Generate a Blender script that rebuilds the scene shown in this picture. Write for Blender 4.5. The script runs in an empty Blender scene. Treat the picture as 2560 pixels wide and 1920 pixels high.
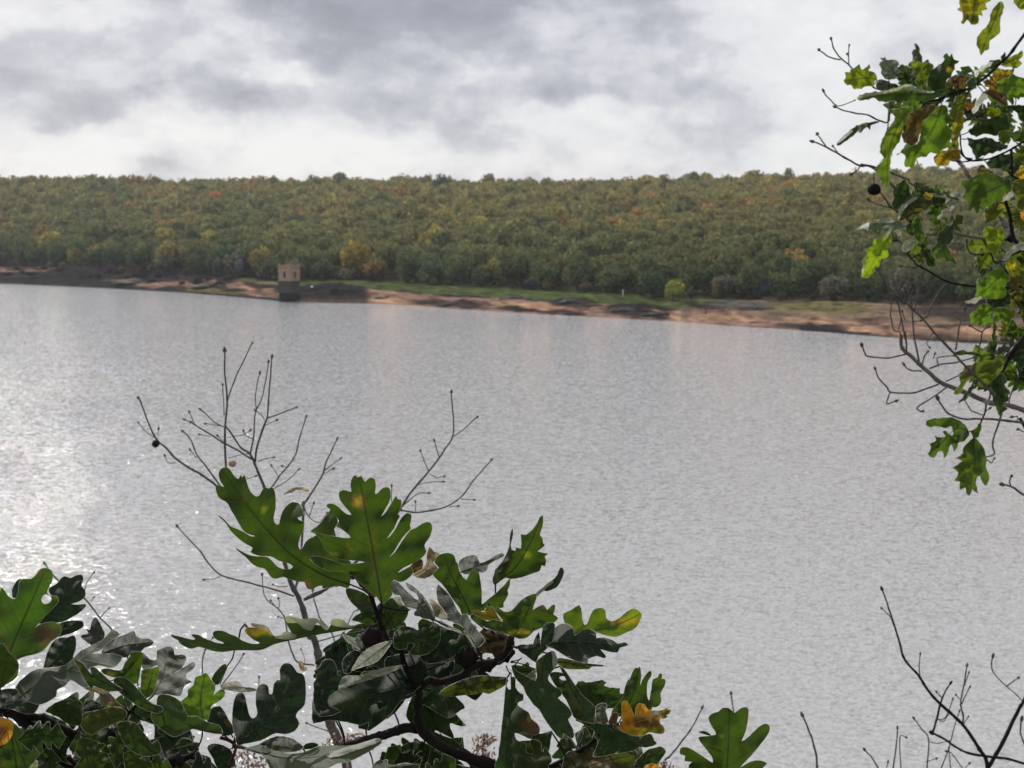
import bpy, math, random
import numpy as np
from mathutils import Vector, Matrix, noise
from mathutils.geometry import delaunay_2d_cdt
C = bpy.context.scene.collection
sc = bpy.context.scene
R = math.radians
# ------------------------------------------------------------------ camera geometry (photo pixels 2560 x 1920)
F = 3517.0
CAM = Vector((0.0, 0.0, 16.0))
PITCH = math.atan(360.0 / F)
FW = Vector((0, math.cos(PITCH), -math.sin(PITCH)))
UP = Vector((0, math.sin(PITCH), math.cos(PITCH)))
RT = Vector((1, 0, 0))
def at(x, y, d):
    return CAM + d * (FW + RT * ((x - 1280) / F) - UP * ((y - 960) / F))
def ray(x, y):
    return (FW + RT * ((x - 1280) / F) - UP * ((y - 960) / F))
def hit(x, y, z):
    r = ray(x, y); t = (z - CAM.z) / r.z
    return CAM + r * t
cd = bpy.data.cameras.new("camera"); cam = bpy.data.objects.new("camera", cd); C.objects.link(cam)
cam.location = CAM; cam.rotation_euler = (math.pi / 2 - PITCH, 0, 0)
cd.sensor_width = 36; cd.lens = 36 / (2 * 1280 / F)
cd.clip_start = 0.05; cd.clip_end = 20000
cd.dof.use_dof = True; cd.dof.focus_distance = 1.08; cd.dof.aperture_fstop = 30
sc.camera = cam
sc.view_settings.view_transform = 'Standard'; sc.view_settings.look = 'None'
sc.view_settings.exposure = 0; sc.view_settings.gamma = 1
sc.cycles.sample_clamp_direct = 0; sc.cycles.sample_clamp_indirect = 4
sc.cycles.max_bounces = 8; sc.cycles.transparent_max_bounces = 8
sc.cycles.use_denoising = True
# ------------------------------------------------------------------ node helpers
def newmat(name):
    m = bpy.data.materials.new(name); m.use_nodes = True
    nt = m.node_tree; nt.nodes.clear()
    return m, nt
class NT:
    def __init__(s, nt): s.nt = nt
    def n(s, typ, **kw):
        o = s.nt.nodes.new(typ)
        for k, v in kw.items():
            setattr(o, k, v)
        return o
    def link(s, a, b): s.nt.links.new(a, b)
    def setin(s, sock, v):
        if isinstance(v, bpy.types.NodeSocket): s.link(v, sock)
        else:
            if hasattr(sock, 'default_value'):
                try: sock.default_value = v
                except Exception: sock.default_value = (v[0], v[1], v[2], 1)
    def m(s, op, a, b=0.0, c=0.0, clamp=False):
        o = s.n('ShaderNodeMath', operation=op); o.use_clamp = clamp
        s.setin(o.inputs[0], a); s.setin(o.inputs[1], b); s.setin(o.inputs[2], c)
        return o.outputs[0]
    def mix(s, f, a, b, bt='MIX'):
        o = s.n('ShaderNodeMix', data_type='RGBA', blend_type=bt)
        s.setin(o.inputs[0], f)
        for i, v in ((6, a), (7, b)):
            if isinstance(v, tuple): o.inputs[i].default_value = (v[0], v[1], v[2], 1)
            else: s.link(v, o.inputs[i])
        return o.outputs[2]
    def noise(s, vec, scale, detail=4, rough=.55, dist=0.0):
        o = s.n('ShaderNodeTexNoise'); s.link(vec, o.inputs['Vector'])
        o.inputs['Scale'].default_value = scale; o.inputs['Detail'].default_value = detail
        o.inputs['Roughness'].default_value = rough; o.inputs['Distortion'].default_value = dist
        return o.outputs['Fac']
    def ramp(s, fac, stops):
        o = s.n('ShaderNodeValToRGB'); s.link(fac, o.inputs[0])
        e = o.color_ramp.elements
        while len(e) > 1: e.remove(e[-1])
        for i, (p, c) in enumerate(stops):
            el = e[0] if i == 0 else e.new(p)
            el.position = p; el.color = (c[0], c[1], c[2], 1) if isinstance(c, tuple) else (c, c, c, 1)
        return o.outputs[0]
    def comb(s, x, y, z):
        o = s.n('ShaderNodeCombineXYZ')
        for i, v in enumerate((x, y, z)): s.setin(o.inputs[i], v)
        return o.outputs[0]
def tag(o, label=None, cat=None, group=None, kind=None):
    if label: o['label'] = label
    if cat: o['category'] = cat
    if group: o['group'] = group
    if kind: o['kind'] = kind
    return o
def meshobj(name, verts, faces, mat, parent=None, smooth=True):
    me = bpy.data.meshes.new(name); me.from_pydata([tuple(v) for v in verts], [], faces)
    if smooth:
        me.polygons.foreach_set('use_smooth', [True] * len(me.polygons))
    for m in (mat if isinstance(mat, (list, tuple)) else [mat]): me.materials.append(m)
    o = bpy.data.objects.new(name, me); C.objects.link(o)
    if parent: o.parent = parent; o.matrix_parent_inverse = parent.matrix_world.inverted() if False else Matrix.Translation(-parent.location)
    return o
def empty(name, loc, label, cat, group=None):
    o = bpy.data.objects.new(name, None); C.objects.link(o); o.location = loc
    o.empty_display_size = .1
    return tag(o, label, cat, group)
# ------------------------------------------------------------------ sun and sky
SUN_AZ, SUN_EL = R(-29.5), R(32.5)      # azimuth measured from +Y (view direction), negative to the left
S = Vector((math.sin(SUN_AZ) * math.cos(SUN_EL), math.cos(SUN_AZ) * math.cos(SUN_EL), math.sin(SUN_EL)))
ld = bpy.data.lights.new("sun", 'SUN'); ld.energy = 4.0; ld.angle = R(0.5); ld.color = (1, .95, .87)
lo = bpy.data.objects.new("sun", ld); C.objects.link(lo)
lo.rotation_euler = S.to_track_quat('Z', 'Y').to_euler()
w = bpy.data.worlds.new("World"); sc.world = w; w.use_nodes = True
nt = w.node_tree; nt.nodes.clear(); N = NT(nt)
sky = N.n('ShaderNodeTexSky', sky_type='NISHITA'); sky.sun_disc = False
sky.sun_elevation = SUN_EL; sky.sun_rotation = SUN_AZ
bgs = N.n('ShaderNodeBackground'); N.link(sky.outputs[0], bgs.inputs[0]); bgs.inputs[1].default_value = 0.1
tc = N.n('ShaderNodeTexCoord')
sep = N.n('ShaderNodeSeparateXYZ'); N.link(tc.outputs['Generated'], sep.inputs[0])
X, Y, Z = sep.outputs
cp = N.comb(X, Y, N.m('MULTIPLY', Z, 1.7))
n1 = N.noise(cp, 7.0, 8, .50, .0)
n2 = N.noise(cp, 20.0, 8, .55, .15)
n3 = N.noise(cp, 45.0, 5, .6, .1)
# soft cumulus masses: position (azimuth slope a, elevation slope e), size, amount
yy = N.m('MAXIMUM', Y, 0.05)
wa = N.m('MULTIPLY', N.m('SUBTRACT', N.noise(cp, 9.0, 6), .5), .11)
we = N.m('MULTIPLY', N.m('SUBTRACT', N.noise(cp, 12.0, 6), .5), .06)
a = N.m('ADD', N.m('DIVIDE', X, yy), wa)
e = N.m('ADD', N.m('DIVIDE', Z, yy), we)
tot = None
def blob(x, y, sx, sy, k):
    global tot
    a0 = (x - 1280) / F; e0 = (600 - y) / F
    u = N.m('DIVIDE', N.m('SUBTRACT', a, a0), sx / F); v = N.m('DIVIDE', N.m('SUBTRACT', e, e0), sy / F)
    g = N.m('MULTIPLY', N.m('EXPONENT', N.m('MULTIPLY', N.m('ADD', N.m('MULTIPLY', u, u), N.m('MULTIPLY', v, v)), -1.0)), k)
    tot = g if tot is None else N.m('ADD', tot, g)
for b in BLOBS if 'BLOBS' in globals() else [
    (1120, 50, 380, 115, -0.44), (760, 20, 180, 50, -.12), (820, 40, 300, 70, -0.200), (400, 250, 330, 50, -0.250), (150, 300, 260, 50, -0.125), (620, 215, 160, 50, -0.150),
    (1480, 235, 260, 40, -0.250), (1780, 190, 260, 60, -0.125), (1800, 60, 260, 60, -0.125), (1130, 335, 160, 28, -0.150), (330, 400, 80, 30, -0.150), (100, 160, 150, 40, -0.100),
    (1000, 260, 120, 40, -0.125), (2000, 330, 250, 40, -0.050), (1600, 380, 300, 30, -0.050),
    (180, 60, 260, 60, 0.150), (760, 170, 140, 40, 0.200), (1380, 90, 70, 60, 0.150), (850, 385, 260, 40, 0.150), (300, 355, 250, 25, 0.150),
    (1280, 400, 1700, 50, .04), (60, 400, 200, 50, 0.125), (1180, 215, 120, 30, 0.100), (2100, 120, 220, 130, 0.125), (1700, 300, 200, 30, 0.075), (620, 90, 120, 30, 0.062)]:
    blob(*b)
val = N.m('ADD', N.m('MULTIPLY', N.m('SUBTRACT', n1, .5), .62), N.m('ADD', N.m('MULTIPLY', N.m('SUBTRACT', n2, .5), .65), N.m('MULTIPLY', N.m('SUBTRACT', n3, .5), .40)))
edge1 = N.ramp(N.m('ADD', n1, N.m('MULTIPLY', tot, .55)), [(.44, 0.0), (.53, 1.0)])
edge2 = N.ramp(N.m('ADD', N.m('ADD', N.m('MULTIPLY', n2, .7), N.m('MULTIPLY', n1, .3)), N.m('MULTIPLY', tot, .3)), [(.45, 0.0), (.50, 1.0)])
val = N.m('ADD', val, N.m('ADD', N.m('MULTIPLY', edge1, .13), N.m('MULTIPLY', edge2, .06)))
val = N.m('ADD', N.m('ADD', val, tot), 0.635)
ccol = N.ramp(val, [(0.0, (.28, .29, .34)), (.28, (.37, .385, .445)), (.52, (.57, .58, .635)), (.74, (.77, .77, .80)), (1.0, (.90, .90, .90))])
bgc = N.n('ShaderNodeBackground'); N.link(ccol, bgc.inputs[0]); bgc.inputs[1].default_value = 1.0
mx = N.n('ShaderNodeMixShader'); mx.inputs[0].default_value = .93
N.link(bgs.outputs[0], mx.inputs[1]); N.link(bgc.outputs[0], mx.inputs[2])
wo = N.n('ShaderNodeOutputWorld'); N.link(mx.outputs[0], wo.inputs[0])
# ------------------------------------------------------------------ terrain
XS = [-2600, 0, 230, 460, 700, 950, 1157, 1388, 1620, 1850, 2083, 2314, 2560, 5200]
YSH = [690, 708, 718, 731, 752, 758, 773, 787, 798, 815, 831, 851, 864, 900]      # water's edge in the photo
YFO = [650, 662, 671, 683, 698, 703, 714, 724, 741, 746, 752, 760, 772, 790]       # foot of the wood
ZFO = [5.5, 5.2, 4.8, 4.4, 3.8, 3.6, 3.4, 3.2, 2.8, 2.8, 2.8, 2.8, 2.8, 3]
YRI = [446, 446, 444, 449, 449, 446, 450, 452, 449, 440, 436, 424, 418, 380]
DRI = [1000, 980, 960, 950, 930, 900, 880, 860, 840, 820, 800, 780, 760, 700]
def horiz(ys, z): return [(16 - z) * F / (y - 600) for y, z in zip(ys, z)]
DSH = horiz(YSH, [0] * len(XS)); DFO = horiz(YFO, ZFO)
ZRI = [16 + d * (600 - y) / F - 8 for d, y in zip(DRI, YRI)]
def prm(x): return tuple(float(np.interp(x, XS, t)) for t in (DSH, DFO, ZFO, DRI, ZRI))
def zland(x, d):
    """ground height for picture column x (azimuth slope) and forward distance d"""
    ds, df, zf, dr, zr = prm(x)
    wx = (x - 1280) / F * d
    if d < 60:
        base = 14.3 - .47 * d + .25 * noise.noise(Vector((wx * .3, d * .3, 3)))
        return max(base, -3.0)
    if d < ds - 25: return -3.0
    if d < ds: return -3.0 * (ds - d) / 25
    if d < df:
        t = (d - ds) / (df - ds)
        z = zf * t ** 0.8
        nb = noise.noise(Vector((wx * .05, d * .12, 0))) + .5 * noise.noise(Vector((wx * .15, d * .3, 5)))
        z += nb * 1.3 * min(1, t * 5) * (1 - t) ** .3
        for hx, ht, hr, hrt, hh in ((205, .42, 70, .22, 3.2), (120, .3, 70, .2, 1.2), (340, .5, 70, .2, 1.4), (450, .55, 60, .2, 1.0), (840, .28, 110, .26, 2.3), (1600, .22, 70, .16, 1.5), (1180, .2, 60, .1, .5), (1420, .42, 50, .1, .6), (2230, .34, 60, .1, .6)):
            q = ((x - hx) / hr) ** 2 + ((t - ht) / hrt) ** 2
            if q < 6: z += hh * math.exp(-q) * (1 + .6 * noise.noise(Vector((wx * .25, d * .3, 8))))
        return max(z, .03 + t * .5)
    t = (d - df) / (dr - df)
    nb = noise.noise(Vector((wx * .012, d * .012, 7)))
    if t < 1: return zf + (zr - zf) * (t ** 1.12) + nb * 2.5 * math.sin(math.pi * min(1, t))
    return zr - (d - dr) * .02
cols_x = sorted(set([-2600 + 200 * i for i in range(13)] + [i * 9 - 30 for i in range(292)] + [2620 + 200 * i for i in range(13)]))
rows = []
def rowset(x):
    ds, df, zf, dr, zr = prm(x)
    r = [0.3, 1, 2, 4, 7, 11, 16, 22, 28, 34, 40, 60, ds - 40, ds - 25, ds - 8]
    r += [ds + (df - ds) * (i / 44) for i in range(45)]
    r += [df + (dr - df) * (i / 40) for i in range(1, 41)]
    r += [dr + 60, dr + 150, dr + 300]
    return r
P_ORANGE = (.37, .23, .145); P_PINK = (.24, .15, .115); P_DARK = (.028, .026, .027); P_BROWN = (.048, .037, .032); P_GREEN = (.075, .100, .032)
P_OLIVE = (.15, .13, .06); P_TAN = (.20, .145, .10); P_LEAF = (.07, .05, .03); P_GREY = (.10, .095, .09)
# (x, t, rx, rt, colour): patches of the drawn-down shore; t = 0 water's edge, 1 foot of the wood
PATCH = [
 (250, .42, 130, .35, P_DARK), (100, .25, 200, .18, P_DARK), (400, .5, 200, .25, P_DARK), (140, .3, 160, .2, P_DARK), (300, .45, 110, .25, P_DARK), (520, .3, 120, .2, P_BROWN), (480, .85, 180, .12, P_DARK), (330, .75, 60, .1, P_BROWN),
 (50, .62, 90, .07, P_PINK), (40, .93, 120, .06, P_BROWN), (20, .8, 60, .05, P_TAN), (160, .88, 60, .05, P_OLIVE),
 (255, .85, 50, .05, P_TAN), (300, .72, 45, .05, P_TAN), (330, .22, 60, .07, P_TAN), (455, .28, 60, .08, P_PINK), (390, .2, 25, .1, P_PINK),
 (520, .62, 45, .07, P_PINK), (570, .48, 55, .08, P_PINK), (630, .36, 55, .11, P_ORANGE), (660, .18, 60, .10, P_PINK), (600, .3, 60, .06, P_DARK), (540, .12, 70, .07, P_OLIVE),
 (650, .75, 60, .12, P_OLIVE), (640, .52, 30, .08, P_BROWN),
 (860, .9, 160, .22, P_GREEN), (830, .30, 140, .36, P_DARK), (800, .05, 80, .05, P_BROWN),
 (1300, .78, 480, .30, P_GREEN), (1600, .62, 200, .2, P_GREEN), (960, .80, 100, .2, P_GREEN),
 (980, .20, 65, .22, P_ORANGE), (1060, .28, 80, .12, P_PINK), (1120, .12, 90, .10, P_BROWN), (1180, .22, 80, .09, P_DARK), (1000, .50, 90, .05, P_DARK),
 (1140, .47, 110, .04, P_DARK), (1290, .28, 130, .17, P_PINK), (1330, .22, 90, .12, P_ORANGE), (1310, .08, 70, .07, P_DARK), (1420, .06, 60, .05, P_BROWN), (1270, .5, 120, .05, P_DARK),
 (1420, .40, 70, .09, P_DARK), (1480, .27, 60, .09, P_BROWN), (1520, .14, 60, .09, P_PINK), (1480, .52, 80, .05, P_BROWN),
 (1600, .20, 85, .20, P_DARK), (1580, .42, 30, .12, P_DARK), (1665, .06, 40, .06, P_DARK), (1690, .22, 70, .10, P_ORANGE), (1720, .12, 60, .10, P_ORANGE),
 (1660, .38, 100, .08, P_BROWN), (1760, .30, 90, .10, P_PINK), (1830, .22, 140, .09, P_ORANGE), (1900, .12, 120, .10, P_PINK), (1890, .52, 80, .16, P_BROWN), (1900, .38, 70, .06, P_DARK),
 (1760, .62, 70, .10, P_BROWN), (1860, .75, 90, .12, P_GREY), (1760, .9, 120, .08, P_OLIVE),
 (2060, .70, 140, .25, P_OLIVE), (2000, .40, 200, .12, P_TAN), (2050, .26, 150, .10, P_ORANGE), (2100, .06, 160, .09, P_DARK), (2200, .33, 60, .10, P_DARK), (2200, .12, 90, .08, P_ORANGE),
 (2300, .25, 140, .14, P_PINK), (2330, .6, 180, .25, P_TAN), (2420, .3, 120, .12, P_BROWN), (2480, .25, 160, .10, P_ORANGE), (2450, .05, 200, .06, P_BROWN), (2440, .75, 180, .2, P_BROWN),
]
def shorecol(x, t):
    wob = noise.noise(Vector((x * .012, t * 5, 1))) * .5 + noise.noise(Vector((x * .04, t * 12, 2))) * .35
    xx = x + wob * 30; tt = t + .07 * noise.noise(Vector((x * .02, t * 4, 9))) + .03 * noise.noise(Vector((x * .09, t * 9, 4)))
    if x < 700: c = np.array(P_BROWN) * .3 + np.array(P_DARK) * .7
    elif x < 1850: c = np.array(P_GREEN if tt > .5 else P_PINK)
    else: c = np.array(P_TAN)
    for (px, pt, rx, rt, col) in PATCH:
        q = ((xx - px) / rx) ** 2 + ((tt - pt) / rt) ** 2
        k = 1 / (1 + math.exp(min(60, (q - 1) * 7)))
        if k > .01: c = c * (1 - k) + np.array(col) * k
    c = c * (1 + .55 * wob) * (1 + .7 * noise.noise(Vector((x * .012, t * 26, 3))) + .5 * noise.noise(Vector((x * .05, t * 40, 6))))
    gs = noise.noise(Vector((x * .03, t * 9, 12)))
    if gs > .28: c = c * .5 + np.array(P_DARK) * .5
    return np.clip(c, .01, .8)
V = []; COL = []
nr = len(rowset(0))
for x in cols_x:
    for j, d in enumerate(rowset(x)):
        z = zland(x, d)
        V.append(((x - 1280) / F * d, d, z))
        ds, df, zf, dr, zr = prm(x)
        t = (d - ds) / (df - ds)
        if d < 60: c = (.10, .08, .05)
        elif t < 0: c = (.16, .11, .075)
        elif t <= 1: c = tuple(shorecol(x, t))
        else: c = P_LEAF
        COL.append((c[0], c[1], c[2], 1))
Fc = [(i * nr + j, (i + 1) * nr + j, (i + 1) * nr + j + 1, i * nr + j + 1) for i in range(len(cols_x) - 1) for j in range(nr - 1)]
m, nt = newmat("ground_soil"); N = NT(nt)
at_ = N.n('ShaderNodeAttribute', attribute_name='Col')
geo = N.n('ShaderNodeNewGeometry')
g1 = N.noise(geo.outputs['Position'], .7, 7, .7); g2 = N.noise(geo.outputs['Position'], .22, 5, .6)
var = N.m('ADD', N.m('MULTIPLY', g1, .9), N.m('MULTIPLY', g2, .9))
cc = N.mix(1.0, at_.outputs['Color'], N.comb(var, var, var), 'MULTIPLY')
cc = N.mix(N.ramp(g1, [(.55, 0.0), (.66, .75)]), cc, (.05, .045, .04))
bs = N.n('ShaderNodeBsdfDiffuse'); N.link(cc, bs.inputs['Color'])
bp = N.n('ShaderNodeBump'); bp.inputs['Strength'].default_value = .6; bp.inputs['Distance'].default_value = .6
N.link(g1, bp.inputs['Height']); N.link(bp.outputs[0], bs.inputs['Normal'])
mo = N.n('ShaderNodeOutputMaterial'); N.link(bs.outputs[0], mo.inputs[0])
ground = meshobj("ground", V, Fc, m); tag(ground, kind='structure')
ca = ground.data.color_attributes.new('Col', 'FLOAT_COLOR', 'POINT'); ca.data.foreach_set('color', np.array(COL, dtype=np.float32).ravel())
# land behind and beside the camera
m2, nt = newmat("bank_soil"); N = NT(nt); geo = N.n('ShaderNodeNewGeometry')
g1 = N.noise(geo.outputs['Position'], 3, 6, .65)
bs = N.n('ShaderNodeBsdfPrincipled'); N.link(N.ramp(g1, [(.3, (.05, .04, .025)), (.7, (.13, .11, .06))]), bs.inputs['Base Color']); bs.inputs['Roughness'].default_value = .95
mo = N.n('ShaderNodeOutputMaterial'); N.link(bs.outputs[0], mo.inputs[0])
V = []; nx, ny = 61, 31
for i in range(nx):
    for j in range(ny):
        x = -60 + 2 * i; y = 0.3 - 2 * j if j else .3
        V.append((x, y, 14.3 - .47 * y * (1 if y > 0 else .35) + .25 * noise.noise(Vector((x * .3, y * .3, 3)))))
Fc = [(i * ny + j, i * ny + j + 1, (i + 1) * ny + j + 1, (i + 1) * ny + j) for i in range(nx - 1) for j in range(ny - 1)]
bank = meshobj("bank", V, Fc, m2); tag(bank, kind='structure')
# ------------------------------------------------------------------ water
m, nt = newmat("lake_water"); N = NT(nt)
geo = N.n('ShaderNodeNewGeometry'); pos = geo.outputs['Position']
mp = N.n('ShaderNodeMapping'); mp.inputs['Rotation'].default_value = (0, 0, R(25)); mp.inputs['Scale'].default_value = (1, 1.7, 1); N.link(pos, mp.inputs[0])
w1 = N.noise(mp.outputs[0], 1.1, 3, .6, .3)
w2 = N.noise(mp.outputs[0], 4.5, 3, .65, .2)
w3 = N.noise(mp.outputs[0], .09, 3, .6, .3)
def ncol(scale, det, k):
    o = N.n('ShaderNodeTexNoise'); N.link(mp.outputs[0], o.inputs['Vector']); o.inputs['Scale'].default_value = scale; o.inputs['Detail'].default_value = det; o.inputs['Roughness'].default_value = .6
    s_ = N.n('ShaderNodeVectorMath', operation='SUBTRACT'); N.link(o.outputs['Color'], s_.inputs[0]); s_.inputs[1].default_value = (.5, .5, .5)
    q_ = N.n('ShaderNodeVectorMath', operation='SCALE'); N.link(s_.outputs[0], q_.inputs[0]); q_.inputs['Scale'].default_value = k
    return q_.outputs[0]
va = N.n('ShaderNodeVectorMath', operation='ADD'); N.link(ncol(2.2, 2, 1.15), va.inputs[0]); N.link(ncol(6.0, 1.5, 1.3), va.inputs[1])
vf = N.n('ShaderNodeVectorMath', operation='MULTIPLY'); N.link(va.outputs[0], vf.inputs[0]); vf.inputs[1].default_value = (1, 1, 0)
wind = N.n('ShaderNodeVectorMath', operation='SCALE'); N.link(vf.outputs[0], wind.inputs[0]); N.link(N.m('ADD', .85, N.m('MULTIPLY', w3, .5)), wind.inputs['Scale'])
vn = N.n('ShaderNodeVectorMath', operation='ADD'); N.link(wind.outputs[0], vn.inputs[0]); vn.inputs[1].default_value = (0, 0, 1)
nn_ = N.n('ShaderNodeVectorMath', operation='NORMALIZE'); N.link(vn.outputs[0], nn_.inputs[0])
bp = nn_
wm, w_nt = m, nt
bs = N.n('ShaderNodeBsdfPrincipled')
bs.inputs['Base Color'].default_value = (.385, .388, .40, 1)
N.setin(bs.inputs['Roughness'], N.m('ADD', .045, N.m('MULTIPLY', w3, .02)))
bs.inputs['IOR'].default_value = 1.36
N.link(bp.outputs[0], bs.inputs['Normal'])
mo = N.n('ShaderNodeOutputMaterial'); N.link(bs.outputs[0], mo.inputs[0])
V = [(-3500, 20, 0), (3500, 20, 0), (3500, 1400, 0), (-3500, 1400, 0)]
water = meshobj("water", V, [(0, 1, 2, 3)], m); tag(water, kind='structure')
# ------------------------------------------------------------------ wood: trees
m_leafs, nt = newmat("wood_foliage"); N = NT(nt)
oi = N.n('ShaderNodeObjectInfo'); at_ = N.n('ShaderNodeAttribute', attribute_name='Col'); geo = N.n('ShaderNodeNewGeometry')
g = N.noise(geo.outputs['Position'], .45, 3, .6)
c = N.mix(1.0, oi.outputs['Color'], at_.outputs['Color'], 'MULTIPLY')
k = N.m('ADD', .95, N.m('MULTIPLY', g, 1.7)); c = N.mix(1.0, c, N.comb(k, k, k), 'MULTIPLY')
df_ = N.n('ShaderNodeBsdfDiffuse'); N.link(c, df_.inputs[0]); tr = N.n('ShaderNodeBsdfTranslucent'); N.link(c, tr.inputs[0])
mx = N.n('ShaderNodeMixShader'); mx.inputs[0].default_value = .42; N.link(df_.outputs[0], mx.inputs[1]); N.link(tr.outputs[0], mx.inputs[2])
mo = N.n('ShaderNodeOutputMaterial'); N.link(mx.outputs[0], mo.inputs[0])
m_bark, nt = newmat("wood_bark"); N = NT(nt); bs = N.n('ShaderNodeBsdfPrincipled'); bs.inputs['Base Color'].default_value = (.06, .05, .045, 1); bs.inputs['Roughness'].default_value = .9
mo = N.n('ShaderNodeOutputMaterial'); N.link(bs.outputs[0], mo.inputs[0])
def crown_arrays(seed, nq, size, shape=0):
    """leaf clumps of a crown of about 1 unit radius, base at z=0.25, top at about 1.6"""
    r = np.random.default_rng(seed)
    nl = int(r.integers(7, 12)); lob = []
    for i in range(nl):
        a = r.uniform(0, 2 * np.pi); q = r.uniform(0, .55); z = r.uniform(.45, 1.22)
        rr = r.uniform(.32, .52) * (1.15 - .3 * abs(z - .8))
        lob.append((q * math.cos(a), q * math.sin(a), z, rr))
    lob.append((0, 0, 1.1, .5)); lob.append((0, 0, .75, .6))
    lob = np.array(lob)
    li = r.integers(0, len(lob), nq); L = lob[li]
    d = r.normal(size=(nq, 3)); d /= np.linalg.norm(d, axis=1)[:, None]
    rad = L[:, 3] * r.uniform(.5, 1.1, nq) ** .4
    c = L[:, :3] + d * rad[:, None] * np.array([1, 1, .85])
    if shape == 1: c[:, :2] *= .72; c[:, 2] = c[:, 2] * 1.05
    n_ = d + r.normal(size=(nq, 3)) * .38; n_ /= np.linalg.norm(n_, axis=1)[:, None]
    t = np.cross(n_, r.normal(size=(nq, 3))); t /= np.linalg.norm(t, axis=1)[:, None]
    b = np.cross(n_, t)
    s = size * r.uniform(.6, 1.35, nq)[:, None]
    q = np.stack([c - t * s, c - b * s * .7, c + t * s, c + b * s * .8], 1)   # diamonds
    shade = np.repeat(r.uniform(.7, 1.3, nq)[:, None], 4, 1)
    return q.reshape(-1, 3), shade.ravel()
def trunk_vf():
    V = []; Fc = []
    def seg(p, q, r0, r1, n=6):
        b = len(V)
        for (c, r) in ((p, r0), (q, r1)):
            for k in range(n): V.append((c[0] + r * math.cos(6.283 * k / n), c[1] + r * math.sin(6.283 * k / n), c[2]))
        for k in range(n): Fc.append((b + k, b + (k + 1) % n, b + n + (k + 1) % n, b + n + k))
    seg((0, 0, -.15), (.03, 0, .5), .07, .05); seg((.03, 0, .5), (-.02, .03, 1.2), .05, .015)
    seg((.03, 0, .45), (.4, .1, .9), .035, .012); seg((.02, 0, .5), (-.35, -.15, .95), .035, .012); seg((.02, 0, .4), (-.1, .38, .85), .03, .01)
    return V, Fc
TV, TF = trunk_vf()
tmesh = bpy.data.meshes.new("trunk"); tmesh.from_pydata(TV, [], TF); tmesh.materials.append(m_bark)
cmeshes = []
for sdd in range(8):
    q, sh = crown_arrays(100 + sdd, 900, .085, 1 if sdd >= 6 else 0)
    me = bpy.data.meshes.new("crown"); nq = len(q) // 4
    me.from_pydata(q.tolist(), [], [(4 * i, 4 * i + 1, 4 * i + 2, 4 * i + 3) for i in range(nq)])
    me.materials.append(m_leafs)
    ca = me.color_attributes.new('Col', 'FLOAT_COLOR', 'POINT')
    ca.data.foreach_set('color', np.stack([sh, sh, sh, np.ones_like(sh)], 1).astype(np.float32).ravel()); cmeshes.append(me)
def srgb(r, g, b): return tuple(((v / 255) / 12.92 if v <= 10 else (((v / 255) + .055) / 1.055) ** 2.4) for v in (r, g, b))
rnd = random.Random(5)
KG = 1.0
def treecolour(x, ysrc, rn):
    """autumn colour of the wood by place: green low and left, russet high and centre/right"""
    h = min(1, max(0, (690 - ysrc) / 240))
    base = np.array([.100, .102, .042]) * (1 - h) + np.array([.150, .136, .048]) * h
    cold = np.array([.060, .078, .036])
    nb = noise.noise(Vector((x * .006, ysrc * .012, 2)))
    nc = noise.noise(Vector((x * .02, ysrc * .04, 8)))
    if x < 700: base = base * .7 + cold * .3 if h < .6 else base * .85 + cold * .15
    if h < .38: base = base * (.55 + h) + cold * (.45 - h) * .7
    u = rn.random() * .8 + .1 + nb * .35 + nc * .25
    rus = (h > .45) * (.12 if x > 750 else .04) + (.02)
    if u < .25: c = (cold * .75 + base * .35) * rn.uniform(.8, 1.15)
    elif u > 1 - rus: c = np.array([.20, .125, .045]) * rn.uniform(.7, 1.2)
    elif u > 1 - rus - .06: c = np.array([.20, .175, .050]) * rn.uniform(.8, 1.1)
    else: c = base * rn.uniform(.82, 1.15)
    return c
FIRST = {}
def tree(x, d, sx, hz, col, label, cat='tree', group=None, name='oak_tree', var=None, z=None):
    """x picture column, d forward distance, sx crown radius m, hz total height m"""
    zz = zland(x, d) if z is None else z
    root = empty(name, ((x - 1280) / F * d, d, zz - .1), label, cat, group)
    v = rnd.randrange(6) if var is None else var
    cr = bpy.data.objects.new("crown", cmeshes[v]); C.objects.link(cr); cr.parent = root
    cr.scale = (sx, sx, hz / 1.6); cr.rotation_euler = (0, 0, rnd.uniform(0, 6.28)); cr.color = (col[0], col[1], col[2], 1)
    if zz is not None:
        tk = bpy.data.objects.new("trunk", tmesh); C.objects.link(tk); tk.parent = root; tk.scale = (sx, sx, hz / 1.6)
        tk.rotation_euler = (0, 0, rnd.uniform(0, 6.28))
    return root
def yproj(x, d, z): return 600 + (16 - z) * F / d
# ------------------------------------------------------------------ distinct trees by the shore and on the ridge
def dfo(x): return prm(x)[1]
GT = "trees of the wood on the far shore"
def special(x, ytop, ybase, wpx, dd, col, label, cat='tree', name='oak_tree', var=None):
    d = dfo(x) + dd; z = zland(x, d); col = tuple(v * k for v, k in zip(col, (.50, .54, .95)))
    hz = (ybase - ytop) * d / F; sx = wpx / 2 * d / F
    return tree(x, d, sx * 1.05, hz, col, label, cat, GT, name, var)
YG = (.30, .30, .04); YO = (.34, .24, .03)
special(1682, 682, 738, 74, -9, YG, 'rounded yellow-green bush alone on the grass strip at the foot of the wood', 'bush', 'bush', 2)
special(1786, 695, 748, 30, -3, (.24, .22, .05), 'narrow dull yellow sapling just right of the rounded yellow-green bush', 'tree', 'sapling', 6)
special(1852, 668, 735, 62, 1, (.22, .22, .06), 'pale yellow-green tree above the grey-brown bush near the right shore', 'tree')
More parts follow.
